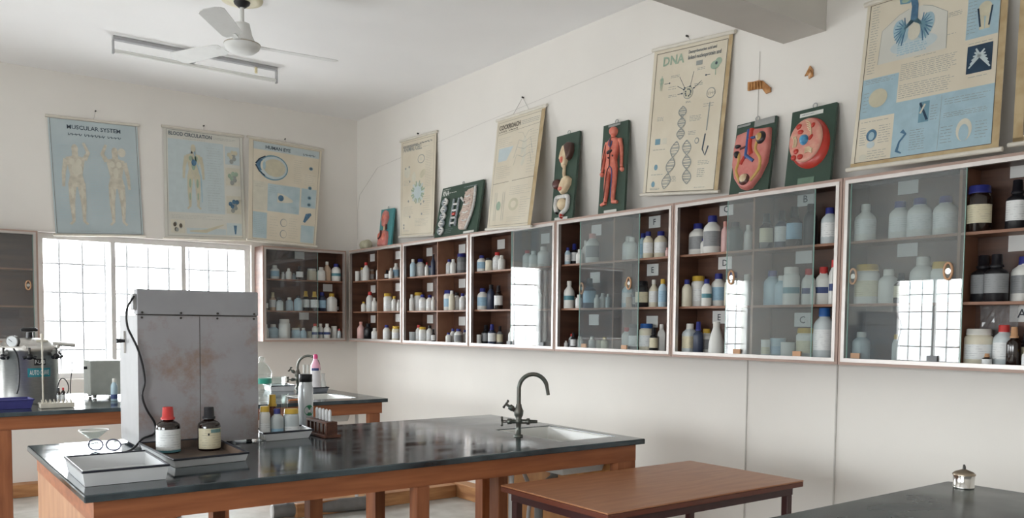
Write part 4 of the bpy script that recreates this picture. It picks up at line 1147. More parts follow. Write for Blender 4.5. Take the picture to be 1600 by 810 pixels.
# pale lobed plaster model in the corner on top of the cabinet
pc = at(572, 383, X=3.63); pc = np.array([3.63, pc[1], ZT]); r = 12.5 / ppm(pc)
t = thing('plaster_model', 'pale lobed plaster model on the cabinet top beside the room corner', 'plaster model', pc)
pl_m = pm('aged_plaster', (196, 192, 168), .6, alt=(168, 164, 140), scale=16)
m = MB(); m.ball((pc[0], pc[1] + r * .42, pc[2] + r * .62), (r * .66, r * .66, r * .62), pl_m); m.build('lobe', t)
m = MB(); m.ball((pc[0], pc[1] - r * .40, pc[2] + r * .64), (r * .62, r * .64, r * .64), pl_m); m.build('lobe', t)
m = MB(); m.lathe([(0, r * .6), (.012, r * .62), (.016, r * .5)], pm('aged_plaster_base', (120, 112, 92), .6), (pc[0], pc[1], pc[2]), 20, sy=1.5); m.build('base', t)

# brown tape scraps on the wall
def scrap(name, label, P, folds):
    q = [at(x, y, X=3.736) for x, y in P]; c = np.mean(q, 0)
    m = MB(); n = len(q); h = [random.uniform(.004, .012) for _ in q]
    fr = [p - np.array([hh, 0, 0]) for p, hh in zip(q, h)]
    m.add(list(q) + fr, [tuple(range(n))[::-1], tuple(range(n, 2 * n))] + [(i, (i + 1) % n, n + (i + 1) % n, n + i) for i in range(n)], tape_m)
    for a, b in folds:
        A, B_ = at(*a, X=3.724), at(*b, X=3.724); m.tube([A, B_], .0035, tape_m, 6)
    tag(m.build(name, at0=c), label, 'tape', 'brown tape scraps on the wall')
scrap('tape_scrap', 'crinkled brown tape strip on wall above the kidney board', [(1170, 129), (1178, 128), (1186.5, 125.5), (1192.5, 126.5), (1205, 137), (1205, 144), (1198, 147), (1191.5, 138.5), (1175, 141.5), (1170, 142.5)],
      [((1175, 129), (1175, 141)), ((1180, 128), (1180, 140)), ((1184, 127), (1185, 139)), ((1188, 126), (1189, 139)), ((1171, 130), (1171, 142))])
scrap('tape_scrap', 'small folded brown tape scrap on wall above the cell board', [(1267, 103), (1271, 109), (1271, 119.6), (1264.5, 123.5), (1264.5, 117.6), (1258, 119.6), (1264.5, 108)], [((1265, 109), (1270, 119))])

# ------------------------------------------------------------------ ceiling fixtures
FX, FY = 1.80, 5.22
fz = lambda y, x=378: float(at(x, y, Y=FY)[2])
t = thing('ceiling_fan', 'white ceiling fan hanging from a cream ceiling plate', 'fan', (FX, FY, Z_CEIL - .002))
m = MB(); m.lathe([(-.016, .09), (-.012, .12), (0, .125)], cream_m, (FX, FY, Z_CEIL - .002), 28); m.build('ceiling_plate', t)
m = MB(); m.lathe([(-.05, .02), (-.03, .045), (-.017, .05)], black_p, (FX, FY, Z_CEIL - .002), 20); m.build('hook_cup', t)
zm = fz(70)
m = MB(); m.tube([(FX, FY, Z_CEIL - .02), (FX, FY, zm + .10)], .0125, fan_m, 14); m.build('down_rod', t)
m = MB(); m.lathe([(zm + .015, .075), (zm + .03, .072), (zm + .055, .06), (zm + .10, .05), (zm + .125, .045), (zm + .132, .02)], fan_m, (FX, FY, 0), 28); m.build('bell_cover', t)
m = MB(); m.lathe([(zm - .055, .0), (zm - .052, .04), (zm - .043, .075), (zm - .022, .10), (zm - .004, .107), (zm + .002, .105), (zm + .012, .085), (zm + .02, .07)], fan_m, (FX, FY, 0), 36)
m.lathe([(zm - .002, .108), (zm + .004, .108)], pm('fan_band', (168, 160, 146), .4), (FX, FY, 0), 36); m.build('motor_housing', t)
tip = at(525, 97, z=zm - .005); a0 = math.atan2(tip[1] - FY, tip[0] - FX)
for k in range(3):
    a = a0 + k * 2 * math.pi / 3; d = np.array([math.cos(a), math.sin(a), 0]); s_ = np.array([-math.sin(a), math.cos(a), 0]); c = np.array([FX, FY, zm - .002])
    m = MB(); vs = []
    for rr_, w_ in ((.16, .045), (.20, .058), (.40, .066), (.56, .070), (.585, .055), (.60, .03)):
        for sg, tz in ((-1, -.012), (1, .012)):
            for dz in (0, .004): vs.append(c + d * rr_ + s_ * sg * w_ + np.array([0, 0, tz * w_ / .06 + dz]))
    fs = []
    for i in range(5):
        o_ = i * 4; fs += [(o_, o_ + 4, o_ + 6, o_ + 2), (o_ + 1, o_ + 3, o_ + 7, o_ + 5), (o_, o_ + 1, o_ + 5, o_ + 4), (o_ + 2, o_ + 6, o_ + 7, o_ + 3)]
    fs += [(0, 2, 3, 1), (20, 21, 23, 22)]
    m.add(vs, fs, fan_m)
    m.hexa([c + d * .085 - s_ * .02 + np.array([0, 0, .0]), c + d * .2 - s_ * .02, c + d * .2 + s_ * .02, c + d * .085 + s_ * .02, c + d * .085 - s_ * .02 + np.array([0, 0, .006]), c + d * .2 - s_ * .02 + np.array([0, 0, .006]), c + d * .2 + s_ * .02 + np.array([0, 0, .006]), c + d * .085 + s_ * .02 + np.array([0, 0, .006])], fan_m)
    m.build('blade', t)

TY = 6.43; xa, xb = 1.315, 2.485
t = thing('tube_light', 'unlit fluorescent tube fitting on the ceiling before the fan', 'ceiling light', ((xa + xb) / 2, TY, Z_CEIL - .001))
bat = pm('batten_grey', (176, 176, 178), .45)
MB().box(xa, xb, TY - .02, TY + .02, Z_CEIL - .026, Z_CEIL - .001, bat).build('batten', t, bevel=.003)
zt = Z_CEIL - .10
m = MB(); m.tube([(xa + .012, TY, zt), (xb - .012, TY, zt)], .014, tube_m, 14); m.build('lamp_tube', t)
for x in (xa + .004, xb - .004):
    m = MB(); m.box(x - .006, x + .006, TY - .014, TY + .014, zt - .02, Z_CEIL - .027, bat); m.build('lamp_holder', t)
cx_ = float(at(293, 88, Y=TY)[0])
MB().box(cx_ - .05, cx_ + .05, TY - .035, TY + .03, Z_CEIL - .085, Z_CEIL - .027, bat).build('ballast_box', t, bevel=.005)
sx_ = float(at(400, 107, Y=TY)[0])
m = MB(); m.tube([(sx_, TY, Z_CEIL - .027), (sx_, TY, Z_CEIL - .07)], .011, CC['c'], 12); m.build('starter', t)

# ------------------------------------------------------------------ benches
ZB = 0.87


def slab(mb, x0, x1, y0, y1, z0, z1, m, hole=None):
    if not hole: return mb.box(x0, x1, y0, y1, z0, z1, m)
    a, b, c, d = hole
    O = [(x0, y0), (x1, y0), (x1, y1), (x0, y1)]; I = [(a, c), (b, c), (b, d), (a, d)]
    V = [(p[0], p[1], z) for z in (z0, z1) for p in O + I]
    F = []
    for i in range(4):
        j = (i + 1) % 4
        F += [(i, 4 + i, 4 + j, j), (8 + i, 8 + j, 12 + j, 12 + i), (i, j, 8 + j, 8 + i), (4 + j, 4 + i, 12 + i, 12 + j)]
    mb.add(V, F, m)


def bench(name, label, x0, x1, y0, y1, legs, hole=None, top=granite, end=None, back=None, o=.03, ap=.075):
    t = thing(name, label, 'lab bench', ((x0 + x1) / 2, (y0 + y1) / 2, 0), 'granite topped wooden lab benches')
    m = MB(); slab(m, x0, x1, y0, y1, ZB - .024, ZB, top, hole); m.build('worktop', t, bevel=.005)
    za, zb = ZB - .024 - ap, ZB - .0245; w = .028
    for q in ((x0 + o, x1 - o, y0 + o, y0 + o + w), (x0 + o, x1 - o, y1 - o - w, y1 - o), (x0 + o, x0 + o + w, y0 + o + w, y1 - o - w), (x1 - o - w, x1 - o, y0 + o + w, y1 - o - w)):
        MB().box(*q, za, zb, bench_wood).build('apron', t)
    for lx, ly, sx, sy in legs:
        MB().box(lx - sx / 2, lx + sx / 2, ly - sy / 2, ly + sy / 2, .001, za - .0005, leg_wood).build('leg', t, bevel=.003)
    if end: MB().box(*end, .001, za - .0005, end_wood).build('end_panel', t)
    if back: MB().box(*back, .05, za - .0005, ply_m).build('back_panel', t)
    return t


X0, X1, Y0, Y1 = .45, 2.717, 2.66, 3.86
HOLE = (2.345, 2.665, 2.80, 3.28)
lx = lambda px, py, Y: float(at(px, py, Y=Y)[0])
bench('lab_bench', 'long lab bench with black granite top carrying the rusty steel cabinet', X0, X1, Y0, Y1,
      [(X0 + .075, Y0 + .055, .08, .05), (lx(661, 800, Y0 + .03), Y0 + .056, .055, .055), (X1 - .085, Y0 + .055, .11, .05), (lx(490, 800, 3.2), 3.2, .055, .06),
       (lx(589, 800, 3.75), 3.75, .055, .07), (lx(341, 800, 3.75), 3.77, .055, .07), (lx(783, 790, 2.95), 2.97, .05, .07), (X1 - .09, Y1 - .07, .07, .07)],
      HOLE, end=(X0 + .031, X0 + .05, Y0 + .085, Y1 - .04), back=(X1 - .048, X1 - .036, Y0 + .09, Y1 - .11))
# sink benches further away
bench('lab_bench', 'lab bench with sink by the far wall corner, behind the wooden test tube rack', 1.56, 2.717, 5.06, 6.25,
      [(2.717 - .085, 5.06 + .055, .08, .05), (2.717 - .085, 6.16, .07, .07), (1.62, 5.12, .07, .06), (1.62, 6.16, .07, .07)], (2.22, 2.56, 5.22, 5.66))
bench('lab_bench', 'lab bench under the window carrying the steel autoclave', -.75, 1.45, 5.30, 6.50,
      [(lx(7, 730, 5.33), 5.36, .075, .06), (1.38, 5.36, .07, .06), (1.38, 6.42, .07, .07), (-.68, 5.36, .07, .06), (-.68, 6.42, .07, .07)])
bench('lab_bench', 'satin dark granite bench corner carrying only a small metal pot', .75, 2.81, .22, 1.371,
      [(.83, .30, .07, .07), (2.72, .30, .07, .07), (.83, 1.29, .07, .07), (2.72, 1.29, .07, .07)], top=granite_b)


def sink(label, hole, ap_):
    a, b, c, d = hole; g = .004; a += g; b -= g; c += g; d -= g; dz = .16
    t = thing('sink', label, 'sink', ((a + b) / 2, (c + d) / 2, ZB - dz), 'porcelain bench sinks')
    i = .035; wl = .012; zt_, zb_ = ZB - .002, ZB - dz
    O = [(a, c), (b, c), (b, d), (a, d)]; Ob = [(a + i, c + i), (b - i, c + i), (b - i, d - i), (a + i, d - i)]
    I = [(a + wl, c + wl), (b - wl, c + wl), (b - wl, d - wl), (a + wl, d - wl)]; Ib = [(a + i + wl, c + i + wl), (b - i - wl, c + i + wl), (b - i - wl, d - i - wl), (a + i + wl, d - i - wl)]
    V = [(*p, zt_) for p in O] + [(*p, zb_) for p in Ob] + [(*p, zt_) for p in I] + [(*p, zb_ + .012) for p in Ib]
    F = []
    for k in range(4):
        j = (k + 1) % 4; F += [(k, j, 4 + j, 4 + k), (8 + j, 8 + k, 12 + k, 12 + j), (j, k, 8 + k, 8 + j)]
    F += [(4, 5, 6, 7), (15, 14, 13, 12)]
    m = MB(); m.add(V, F, porc); m.build('basin', t, bevel=.006)
    m = MB(); x, y = (a + b) / 2, (c + d) / 2
    m.lathe([(zb_ + .0125, .03), (zb_ + .015, .028), (zb_ + .015, .0)], chrome, (x, y, 0), 16); m.build('drain', t)
    return t, x, y, zb_


s1, sx1, sy1, zb1 = sink('white sink set in the long bench below the gooseneck tap', HOLE, 0)
# waste pipe and hoses under it
xw = lx(842, 760, sy1 - .05)
m = MB(); m.tube([(sx1, sy1, zb1 - .002), (sx1, sy1, zb1 - .05), (xw + .04, sy1 - .04, zb1 - .07), (xw, sy1 - .05, zb1 - .12), (xw, sy1 - .05, .35)], .02, pvc_g, 12)
m.tube(smooth_path([(xw, sy1 - .05, .36), (xw, sy1 - .05, .28), (xw - .06, sy1 - .05, .22), (xw - .12, sy1 - .05, .28), (xw - .12, sy1 - .05, .30)]), .02, pvc_g, 12)
m.build('waste_pipe', s1)
m = MB(); p0 = at(799, 740, Y=2.9); m.tube([(p0[0], 2.9, ZB - .025 - .08), (p0[0], 2.9, .02)], .012, pvc_w, 10)
tag(m.build('supply_pipe', at0=(p0[0], 2.9, .02)), 'thin white plastic pipe standing under the long bench beside a leg', 'pipe')
P = [at(816, 732, Y=3.15), at(824, 752, Y=3.15), at(832, 775, Y=3.15), at(826, 800, Y=3.15)]
m = MB(); m.tube(smooth_path([np.array([P[0][0], 3.15, .765])] + P + [np.array([P[3][0] - .02, 3.15, .12]), np.array([P[3][0], 3.15, .014])]), .010, pvc_w, 8)
m.build('water_hose', s1)
s2, sx2, sy2, zb2 = sink('white sink set in the bench near the far wall corner', (2.22, 2.56, 5.22, 5.66), 0)
m = MB(); m.tube([(sx2, sy2, zb2 - .002), (sx2, sy2, .02)], .02, pvc_g, 10); m.build('waste_pipe', s2)


def faucet(label, base, H, reach, d, mat, rt=.010, taps=True):
    """swan neck tap; d = unit vector of the spout direction"""
    b = np.array(base, float); d = np.array(d, float); t = thing('faucet', label, 'tap', b, 'gooseneck laboratory taps'); up = np.array([0, 0, 1.0]); s_ = np.cross(up, d)
    m = MB(); m.lathe([(0, .021), (.006, .021), (.008, .012), (.055, .012), (.06, .017), (.075, .017), (.08, .013), (.095, .02), (.115, .022), (.13, .015), (.145, .012)], mat, b, 20); m.build('tap_body', t)
    R_ = reach / 2; zt_ = H - R_ * 1.05
    path = [b + up * .14, b + up * (zt_ - .01)] + [b + up * zt_ + d * (R_ - R_ * math.cos(a)) + up * R_ * 1.05 * math.sin(a) for a in np.linspace(.08, math.pi * .96, 18)]
    path.append(path[-1] + np.array([d[0] * .006, d[1] * .006, -.035]))
    m = MB(); m.tube(path, [rt] * (len(path) - 3) + [rt * .95, rt * .85, rt * .8], mat, 12); m.build('swan_neck', t)
    if taps:
        for z, el, ln in ((.066, 0.0, .075), (.105, .6, .07)):
            v = -d * math.cos(el) + up * math.sin(el)
            m = MB(); a = b + up * z; m.tube([a + v * .012, a + v * .03, a + v * .032, a + v * .05, a + v * .052, a + v * ln], [.010, .010, .013, .013, .006, .006], mat, 12)
            c = a + v * ln; q = np.cross(v, s_)
            for w_ in ((s_ + q) * .7, (s_ - q) * .7): m.tube([c - w_ * .024, c - w_ * .02, c + w_ * .02, c + w_ * .024], [.006, .0045, .0045, .006], mat, 8)
            m.build('cross_handle', t)
        a = b + up * .066
        m = MB(); m.tube([a + d * .012, a + d * .035, a + d * .036, a + d * .05, a + d * .051, a + d * .085], [.011, .011, .015, .015, .009, .007], mat, 12); m.build('side_nozzle', t)
    return t


fb = at(810, 682, z=ZB); gun = pm('tap_gunmetal', (104, 98, 92), .36, metal=.6, alt=(84, 92, 86), scale=40)
dirn = AX_R * .99 + np.array([0, 0, 0.0]); dirn[2] = 0; dirn /= np.linalg.norm(dirn)
faucet('grey metal gooseneck tap with two cross handles beside the long bench sink', (fb[0], fb[1], ZB + .0005), 97 / ppm(fb), 44 / ppm(fb), dirn, gun, .0098)
fb2 = at(465, 607, z=ZB)
faucet('far gooseneck tap beside the pink topped bottle', (fb2[0], fb2[1], ZB + .0005), (at(480, 556, Y=fb2[1])[2] - ZB), 34 / ppm(fb2), dirn, gun, .0095)

# ------------------------------------------------------------------ low table
zl = .76
c = [at(945, 806, z=zl), at(1252, 750, z=zl), at(1077, 720, z=zl), at(791, 757, z=zl)]
xa, xb = (c[0][0] + c[3][0]) / 2, (c[1][0] + c[2][0]) / 2; ya, yb = (c[0][1] + c[1][1]) / 2, min((c[2][1] + c[3][1]) / 2, Y0 - .003)
t = thing('low_table', 'low table with brown laminate top and dark steel frame', 'table', ((xa + xb) / 2, (ya + yb) / 2, 0))
MB().box(xa, xb, ya, yb, zl - .006, zl, low_top).build('tabletop', t, bevel=.003)
MB().box(xa + .001, xb - .001, ya + .001, yb - .001, zl - .026, zl - .0065, low_edge).build('edge_band', t, bevel=.003)
i = .03; w = .03
for q in ((xa + i, xb - i, ya + i, ya + i + w), (xa + i, xb - i, yb - i - w, yb - i), (xa + i, xa + i + w, ya + i + w, yb - i - w), (xb - i - w, xb - i, ya + i + w, yb - i - w)):
    MB().box(*q, zl - .06, zl - .0265, low_frame).build('frame_rail', t)
for x in (xa + i + .001, xb - i - w - .001):
    for y in (ya + i + .001, yb - i - w - .001): MB().box(x, x + w, y, y + w, .001, zl - .0605, low_frame).build('leg', t, bevel=.003)

# ------------------------------------------------------------------ floor clutter under the benches
a, b = at(425, 800, z=.05), at(577, 786, z=.05)
a[2] = b[2] = .052
m = MB(); m.tube([a, b], .05, pvc_g, 20); d = (a - b) / np.linalg.norm(a - b); m.tube([a - d * .004, a + d * .006], [.052, .047], pvc_w, 20)
m.tube([b - d * .01, b + d * .03], .055, pvc_g, 20)
tag(m.build('drain_pipe', at0=(a + b) / 2 - np.array([0, 0, .05])), 'thick grey drain pipe lying on the floor under the benches', 'pipe')
p = a + (b - a) * .16; p2 = at(449, 775, Y=p[1])
m = MB(); m.tube([(p[0], p[1], .105), (p[0], p[1], .8)], .012, blue_pipe, 10)
tag(m.build('riser_pipe', at0=(p[0], p[1], .105)), 'thin blue pipe rising from the grey drain pipe', 'pipe')
p = a + (b - a) * .865
m = MB(); m.tube([(p[0], p[1], .104), (p[0], p[1], .20)], .013, pvc_w, 10); m.tube([(p[0], p[1], .20), (p[0], p[1], .23)], .02, pvc_g, 10); m.tube([(p[0], p[1], .23), (p[0], p[1], .8)], .013, pvc_w, 10)
tag(m.build('valve_pipe', at0=(p[0], p[1], .105)), 'whitish pipe with a valve rising from the grey drain pipe end', 'pipe')
p = at(418, 788, Y=5.05)
m = MB(); m.lathe([(.01, .0), (.02, .03), (.05, .035), (.07, .03), (.085, .04), (.105, .03), (.11, 0)], boxing_m, (p[0], 5.05, 0), 14); m.box(p[0] + .0, p[0] + .14, 5.02, 5.07, .002, .03, boxing_m)
tag(m.build('wood_offcut', at0=(p[0], 5.05, .002)), 'small pale wooden offcut beside the grey drain pipe end', 'wood offcut')

# ------------------------------------------------------------------ steel cabinet (incubator)
IX0, IX1, IY0, IY1 = .790, 1.264, 3.502, 3.815
rust = pm('rust_grey_steel', (164, 162, 166), .5, var=.04, scale=7)
def add_rust(m):
    nt_ = m.node_tree; N = nt_.nodes; L = nt_.links; p_ = N['Principled BSDF']; src = p_.inputs['Base Color'].links[0].from_socket
    tc = N.new('ShaderNodeTexCoord'); n1 = N.new('ShaderNodeTexNoise'); n1.inputs['Scale'].default_value = 6.5; n1.inputs['Detail'].default_value = 9; n1.inputs['Roughness'].default_value = .7
    mp = N.new('ShaderNodeMapping'); mp.inputs['Location'].default_value = (3.1, .4, 1.7)
    L.new(tc.outputs['Object'], mp.inputs[0]); L.new(mp.outputs[0], n1.inputs['Vector'])
    cr = N.new('ShaderNodeValToRGB'); cr.color_ramp.elements[0].position = .47; cr.color_ramp.elements[1].position = .72
    cr.color_ramp.elements[0].color = (0, 0, 0, 1); cr.color_ramp.elements[1].color = (.85, .85, .85, 1); L.new(n1.outputs[0], cr.inputs[0])
    mx = N.new('ShaderNodeMix'); mx.data_type = 'RGBA'; L.new(cr.outputs[0], mx.inputs[0]); L.new(src, mx.inputs[6]); mx.inputs[7].default_value = (*lin((140, 104, 76)), 1)
    L.new(mx.outputs[2], p_.inputs['Base Color'])
add_rust(rust)
greyst = pm('grey_steel_paint', (172, 172, 174), .45, var=.05, scale=10)
seam = pm('seam_shadow', (70, 62, 58), .7)
t = thing('steel_cabinet', 'grey rust-stained steel oven cabinet standing on the long bench, its back turned', 'laboratory oven', ((IX0 + IX1) / 2, (IY0 + IY1) / 2, ZB + .001))
zc, zt_ = float(at(300, 494, Y=IY0)[2]), float(at(300, 454, Y=IY0)[2])
MB().box(IX0, IX1, IY0 + .0015, IY1, ZB + .010, zc, greyst).build('casing', t, bevel=.003)
xm = float(at(313, 600, Y=IY0)[0])
MB().box(IX0, xm - .0015, IY0, IY0 + .0012, ZB + .010, zc - .002, rust).build('back_panel', t); MB().box(xm + .0015, IX1, IY0, IY0 + .0012, ZB + .010, zc - .002, rust).build('back_panel', t)
MB().box(IX0 + .002, IX1 - .002, IY0 + .004, IY0 + .046, zc + .0002, zc + .0038, seam).build('seam_strip', t); MB().box(xm - .0012, xm + .0012, IY0 + .0002, IY0 + .0012, ZB + .011, zc - .002, seam).build('seam_strip', t)
MB().box(IX0 - .001, IX1 + .001, IY0 - .004, IY0 + .05, zc + .004, zt_, pm('grey_steel_cover', (160, 160, 164), .5, var=.05, scale=8)).build('top_cover', t, bevel=.003)
MB().box(IX0 - .014, IX0 - .002, IY0 + .004, IY0 + .05, zc + .02, zt_ - .02, greyst).build('cable_box', t, bevel=.002)
m = MB()
for x in (222, 283, 340, 397):
    for dz in (.011, -.009):
        c_ = at(x, 494, Y=IY0 - .005); m.tube([(c_[0], IY0 - .009 if dz > 0 else IY0 - .003, zc + dz), (c_[0], IY0 - .003 if dz > 0 else IY0 + .001, zc + dz)], .0045, dull_metal, 8)
m.build('cover_screws', t)
for x in (IX0 + .03, IX1 - .03):
    for y in (IY0 + .03, IY1 - .03):
        m = MB(); m.lathe([(ZB + .001, .012), (ZB + .0095, .014)], black_p, (x, y, 0), 12); m.build('foot', t)
lp = at(196, 533, X=IX0); m = MB(); m.box(IX0 - .004, IX0 - .0005, lp[1] - .012, lp[1] + .012, lp[2] - .05, lp[2] + .04, chrome); m.tube([(IX0 - .004, lp[1], lp[2]), (IX0 - .035, lp[1], lp[2])], [.006, .010], black_p, 10); m.build('door_latch', t)
cp = [(207, 463), (198, 484), (199, 510), (207, 528), (215, 545), (223, 572), (226, 598), (222, 618), (229, 640), (242, 662), (241, 678), (228, 690), (208, 699)]
P = [at(x, y, Y=IY0 - .012) for x, y in cp]; P[-1] = np.array([.762, 3.47, ZB + .012]); P[-2] = np.array([.80, 3.488, ZB + .045]); P.append(np.array([.71, 3.42, ZB + .006])); P.append(np.array([.65, 3.40, ZB + .006])); P[0] = np.array([IX0 - .010, IY0 + .003, P[0][2]])
m = MB(); m.tube(smooth_path(P), .0042, black_p, 8); m.build('power_cord', t)


# ------------------------------------------------------------------ trays
def tray(label, C4, zbase, inset, m_out, m_in, m_rim, group='enamel lab trays', rr=.004):
    """C4: rim corners near-left, near-right, far-right, far-left"""
    C4 = [np.array(q, float) for q in C4]; c0 = sum(C4) / 4
    Bq = []
    for q in C4:
        v = (c0 - q); v[2] = 0; v /= np.linalg.norm(v); b_ = q + v * inset * 1.4; b_[2] = zbase; Bq.append(b_)
    t = thing('tray', label, 'tray', (c0[0], c0[1], zbase), group)
    th = .003
    In = [q + (c0 - q) * (th / np.linalg.norm(c0 - q)) * 1.4 for q in C4]; Ib = [q + (c0 * [1, 1, 0] + [0, 0, zbase] - q) * (th / np.linalg.norm(c0 - q)) * 1.4 + np.array([0, 0, th]) for q in Bq]
    V = C4 + Bq + In + Ib; F = [(4, 7, 6, 5)]
    m = MB(); Fo = []; Fi = []
    for k in range(4):
        j = (k + 1) % 4; Fo.append((k, 4 + k, 4 + j, j)); Fi.append((8 + k, 8 + j, 12 + j, 12 + k)); Fo.append((k, j, 8 + j, 8 + k))
    m.add(V, F + Fo, m_out); m.add(V, Fi + [(12, 13, 14, 15)], m_in); m.build('pan', t)
    m = MB()
    ring = C4 + [C4[0]]
    for p_, q_ in zip(ring[:-1], ring[1:]): m.tube([p_, q_], rr, m_rim, 8); m.ball(p_, rr, m_rim, 8, 6)
    m.build('rim', t)
    return t, c0


zr = ZB + .047
tray('white enamel tray with dark rim, empty, at the near corner of the long bench', [at(129, 739, z=zr), at(264, 727, z=zr), at(228, 705, z=zr), at(101, 715, z=zr)], ZB + .001, .009, enamel, enamel, rim_m)
zr = ZB + .030; FRq, FLq = at(378, 709, z=zr), at(238, 723, z=zr)
Q = [np.array([.785, 2.985, zr]), np.array([1.05, 3.01, zr]), np.array([1.075, 3.472, zr]), np.array([.785, 3.472, zr])]
ydn = 0
tray('rust-lined enamel tray carrying the two brown reagent bottles', Q, ZB + .001, .010, enamel, rusty_in, rim_m)
tz = ZB + .0045
for px, pt, pb, wpx, body, capm, labm, lb in ((263, 637, 708, 36, 'a', 'r', LC['w'], 'brown glass reagent bottle with red cap in front of the rusty steel cabinet'),
                                            (327, 637, 704, 34, 'a', 'k', LC['c'], 'brown glass reagent bottle with black cap and torn cream label')):
    base = at(px, pb - 1, z=tz); base[1] -= ydn * .5; h = (pb - pt) / ppm(base); r = wpx / ppm(base) / 2
    tb = make_bottle('reagent_bottle', lb, 'bottle', base, h, r, 'a', body, capm, 'n', 'brown reagent bottles on the rusty tray')
    m = MB(); fx = math.atan2(-base[1], -base[0]); q = r * 1.012; sp = 1.45 if capm == 'r' else 1.2
    m.lathe([(.02 * h if capm == 'r' else .05 * h, q), (.52 * h, q)], labm, base, 20, a0=fx - sp + .1, a1=fx + sp + (.1 if capm == 'r' else .3)); m.build('paper_label', tb)
    if capm == 'k':
        m = MB(); m.lathe([(.42 * h, q * 1.006), (.50 * h, q * 1.006)], pm('label_teal_print', (110, 146, 146), .5), base, 10, a0=fx + .15, a1=fx + 1.3); m.lathe([(.36 * h, q * 1.006), (.41 * h, q * 1.006)], black_p, base, 4, a0=fx - .1, a1=fx + .05); m.build('label_stain', tb)
    else:
        m = MB(); m.lathe([(.02 * h, q * 1.006), (.07 * h, q * 1.006)], LC['k'], base, 16, a0=fx - 1.3, a1=fx + 1.5); m.build('label_band', tb)
# glass bowl and spectacles at the dazzling end of the bench
gb = np.array([.665, 3.70, ZB + .0015]); R_ = 21 / ppm(gb)
t = thing('glass_funnel', 'clear glass funnel dish beside the steel cabinet, lit from the window', 'glassware', gb)
m = MB(); m.lathe([(0, R_ * .5), (.004, R_ * .5), (.006, R_ * .18), (.022, R_ * .16), (.03, R_ * .3), (.062, R_), (.065, R_ * 1.02), (.062, R_ * .95), (.032, R_ * .25)], clear, gb, 28, cap1=False); m.build('bowl', t)
m = MB(); ring = [gb + np.array([R_ * math.cos(a), R_ * math.sin(a), .064]) for a in np.linspace(0, 2 * math.pi, 25)]; m.tube(ring, .0022, tube_m, 6, caps=False); m.build('rim', t)
gs = np.array([.672, 3.53, ZB + .002]); t = thing('safety_spectacles', 'clear safety spectacles lying before the glass funnel dish', 'spectacles', gs)
fdark = pm('spectacle_frame', (78, 80, 98), .25); ex = AX_R.copy(); ex[2] = 0; ex /= np.linalg.norm(ex); ey = np.array([-ex[1], ex[0], 0])
gs = gs + np.array([0, 0, .0]);
for sg in (-1, 1):
    c_ = gs + ex * sg * .034 + np.array([0, 0, .024]); m = MB()
    m.tube([c_ + ex * .028 * math.cos(a) + np.array([0, 0, .021]) * math.sin(a) for a in np.linspace(0, 2 * math.pi, 21)], .0032, fdark, 6, caps=False); m.build('lens_frame', t)
    m = MB(); m.add([c_ + ex * .026 * math.cos(a) + np.array([0, 0, .0195]) * math.sin(a) + ey * k for k in (0, .002) for a in np.linspace(0, 2 * math.pi, 20, False)], [tuple(range(20)), tuple(range(20, 40))] + [(i, (i + 1) % 20, 20 + (i + 1) % 20, 20 + i) for i in range(20)], clear); m.build('lens', t)
    m = MB(); e0 = gs + ex * sg * .062 + np.array([0, 0, .026]); m.tube([e0, e0 + ey * .07 + np.array([0, 0, -.004]), e0 + ey * .10 + np.array([0, 0, -.022])], .002, fdark, 6); m.build('temple_arm', t)

# tray and bottles on the other side of the steel cabinet
zr = ZB + .036; A_ = at(400, 679, z=zr); Bn = at(489, 672, z=zr); A_[0] = max(A_[0], IX1 + .006)
v = Bn - A_; dep = np.array([.02, .17, 0])
tray('white enamel tray of bottles between the steel cabinet and test tube rack', [A_, Bn, Bn + dep, A_ + dep], ZB + .001, .014, enamel, enamel, rim_m)
def on_tray(px, yt, wpx, Yq, kind, body, cap, lab, label, name='bottle', cat='bottle', zb_=None, **k):
    P = at(px, yt, Y=Yq); zb_ = (ZB + .0046) if zb_ is None else zb_; base = (P[0], Yq, zb_)
    return make_bottle(name, label, cat, base, P[2] - zb_, wpx / ppm(P) / 2, kind, body, cap, lab, 'bottles on and behind the bench trays', **k)
Yt = float(A_[1] + Bn[1]) / 2
on_tray(433, 639, 20, Yt + .055, 'r', 't', 'b', 'l', 'milky bottle with blue cap and printed label on the tray of bottles', lz=(.05, .34))
on_tray(455, 639, 24, Yt + .055, 'j', 't', 'y', 'w', 'milky wide jar with flat yellow lid on the tray of bottles', 'jar', 'jar', lz=(.08, .40))
on_tray(413.5, 635, 16, Yt + .052, 'j', 'w', 'y', 'w', 'white bottle with yellow cap half hidden by the steel cabinet edge', lz=(.1, .5))
on_tray(425.5, 617, 23, Yt + .118, 'a', 'a', 'y', 'n', 'amber bottle with tall yellow cap at the back of the tray', body_mat=pm('amber_lit', (96, 46, 22), .12, var=.15))
P = at(444.5, 616, Y=Yt + .12); b_ = (P[0], Yt + .12, ZB + .0046); hh = P[2] - b_[2]; r = 4.6 / ppm(P)
t = thing('measuring_cylinder', 'clear glass measuring cylinder standing between the amber and white bottles', 'glassware', b_)
m = MB(); m.lathe([(.004, r), (hh - .006, r), (hh, r * 1.35)], clear, b_, 18, cap1=False); m.build('glass_tube', t)
m = MB(); m.lathe([(0, r * 1.5), (.004, r * 1.5)], clear, b_, 6); m.build('foot', t)
Yw = Yt + .285; P = at(477.5, 585, Y=Yw); b_ = np.array([P[0], Yw, ZB + .001]); hh = P[2] - b_[2]; r = 11.4 / ppm(P)
t = thing('drink_flask', 'tall white bottle with black cap and round green emblem behind the tray', 'bottle', b_)
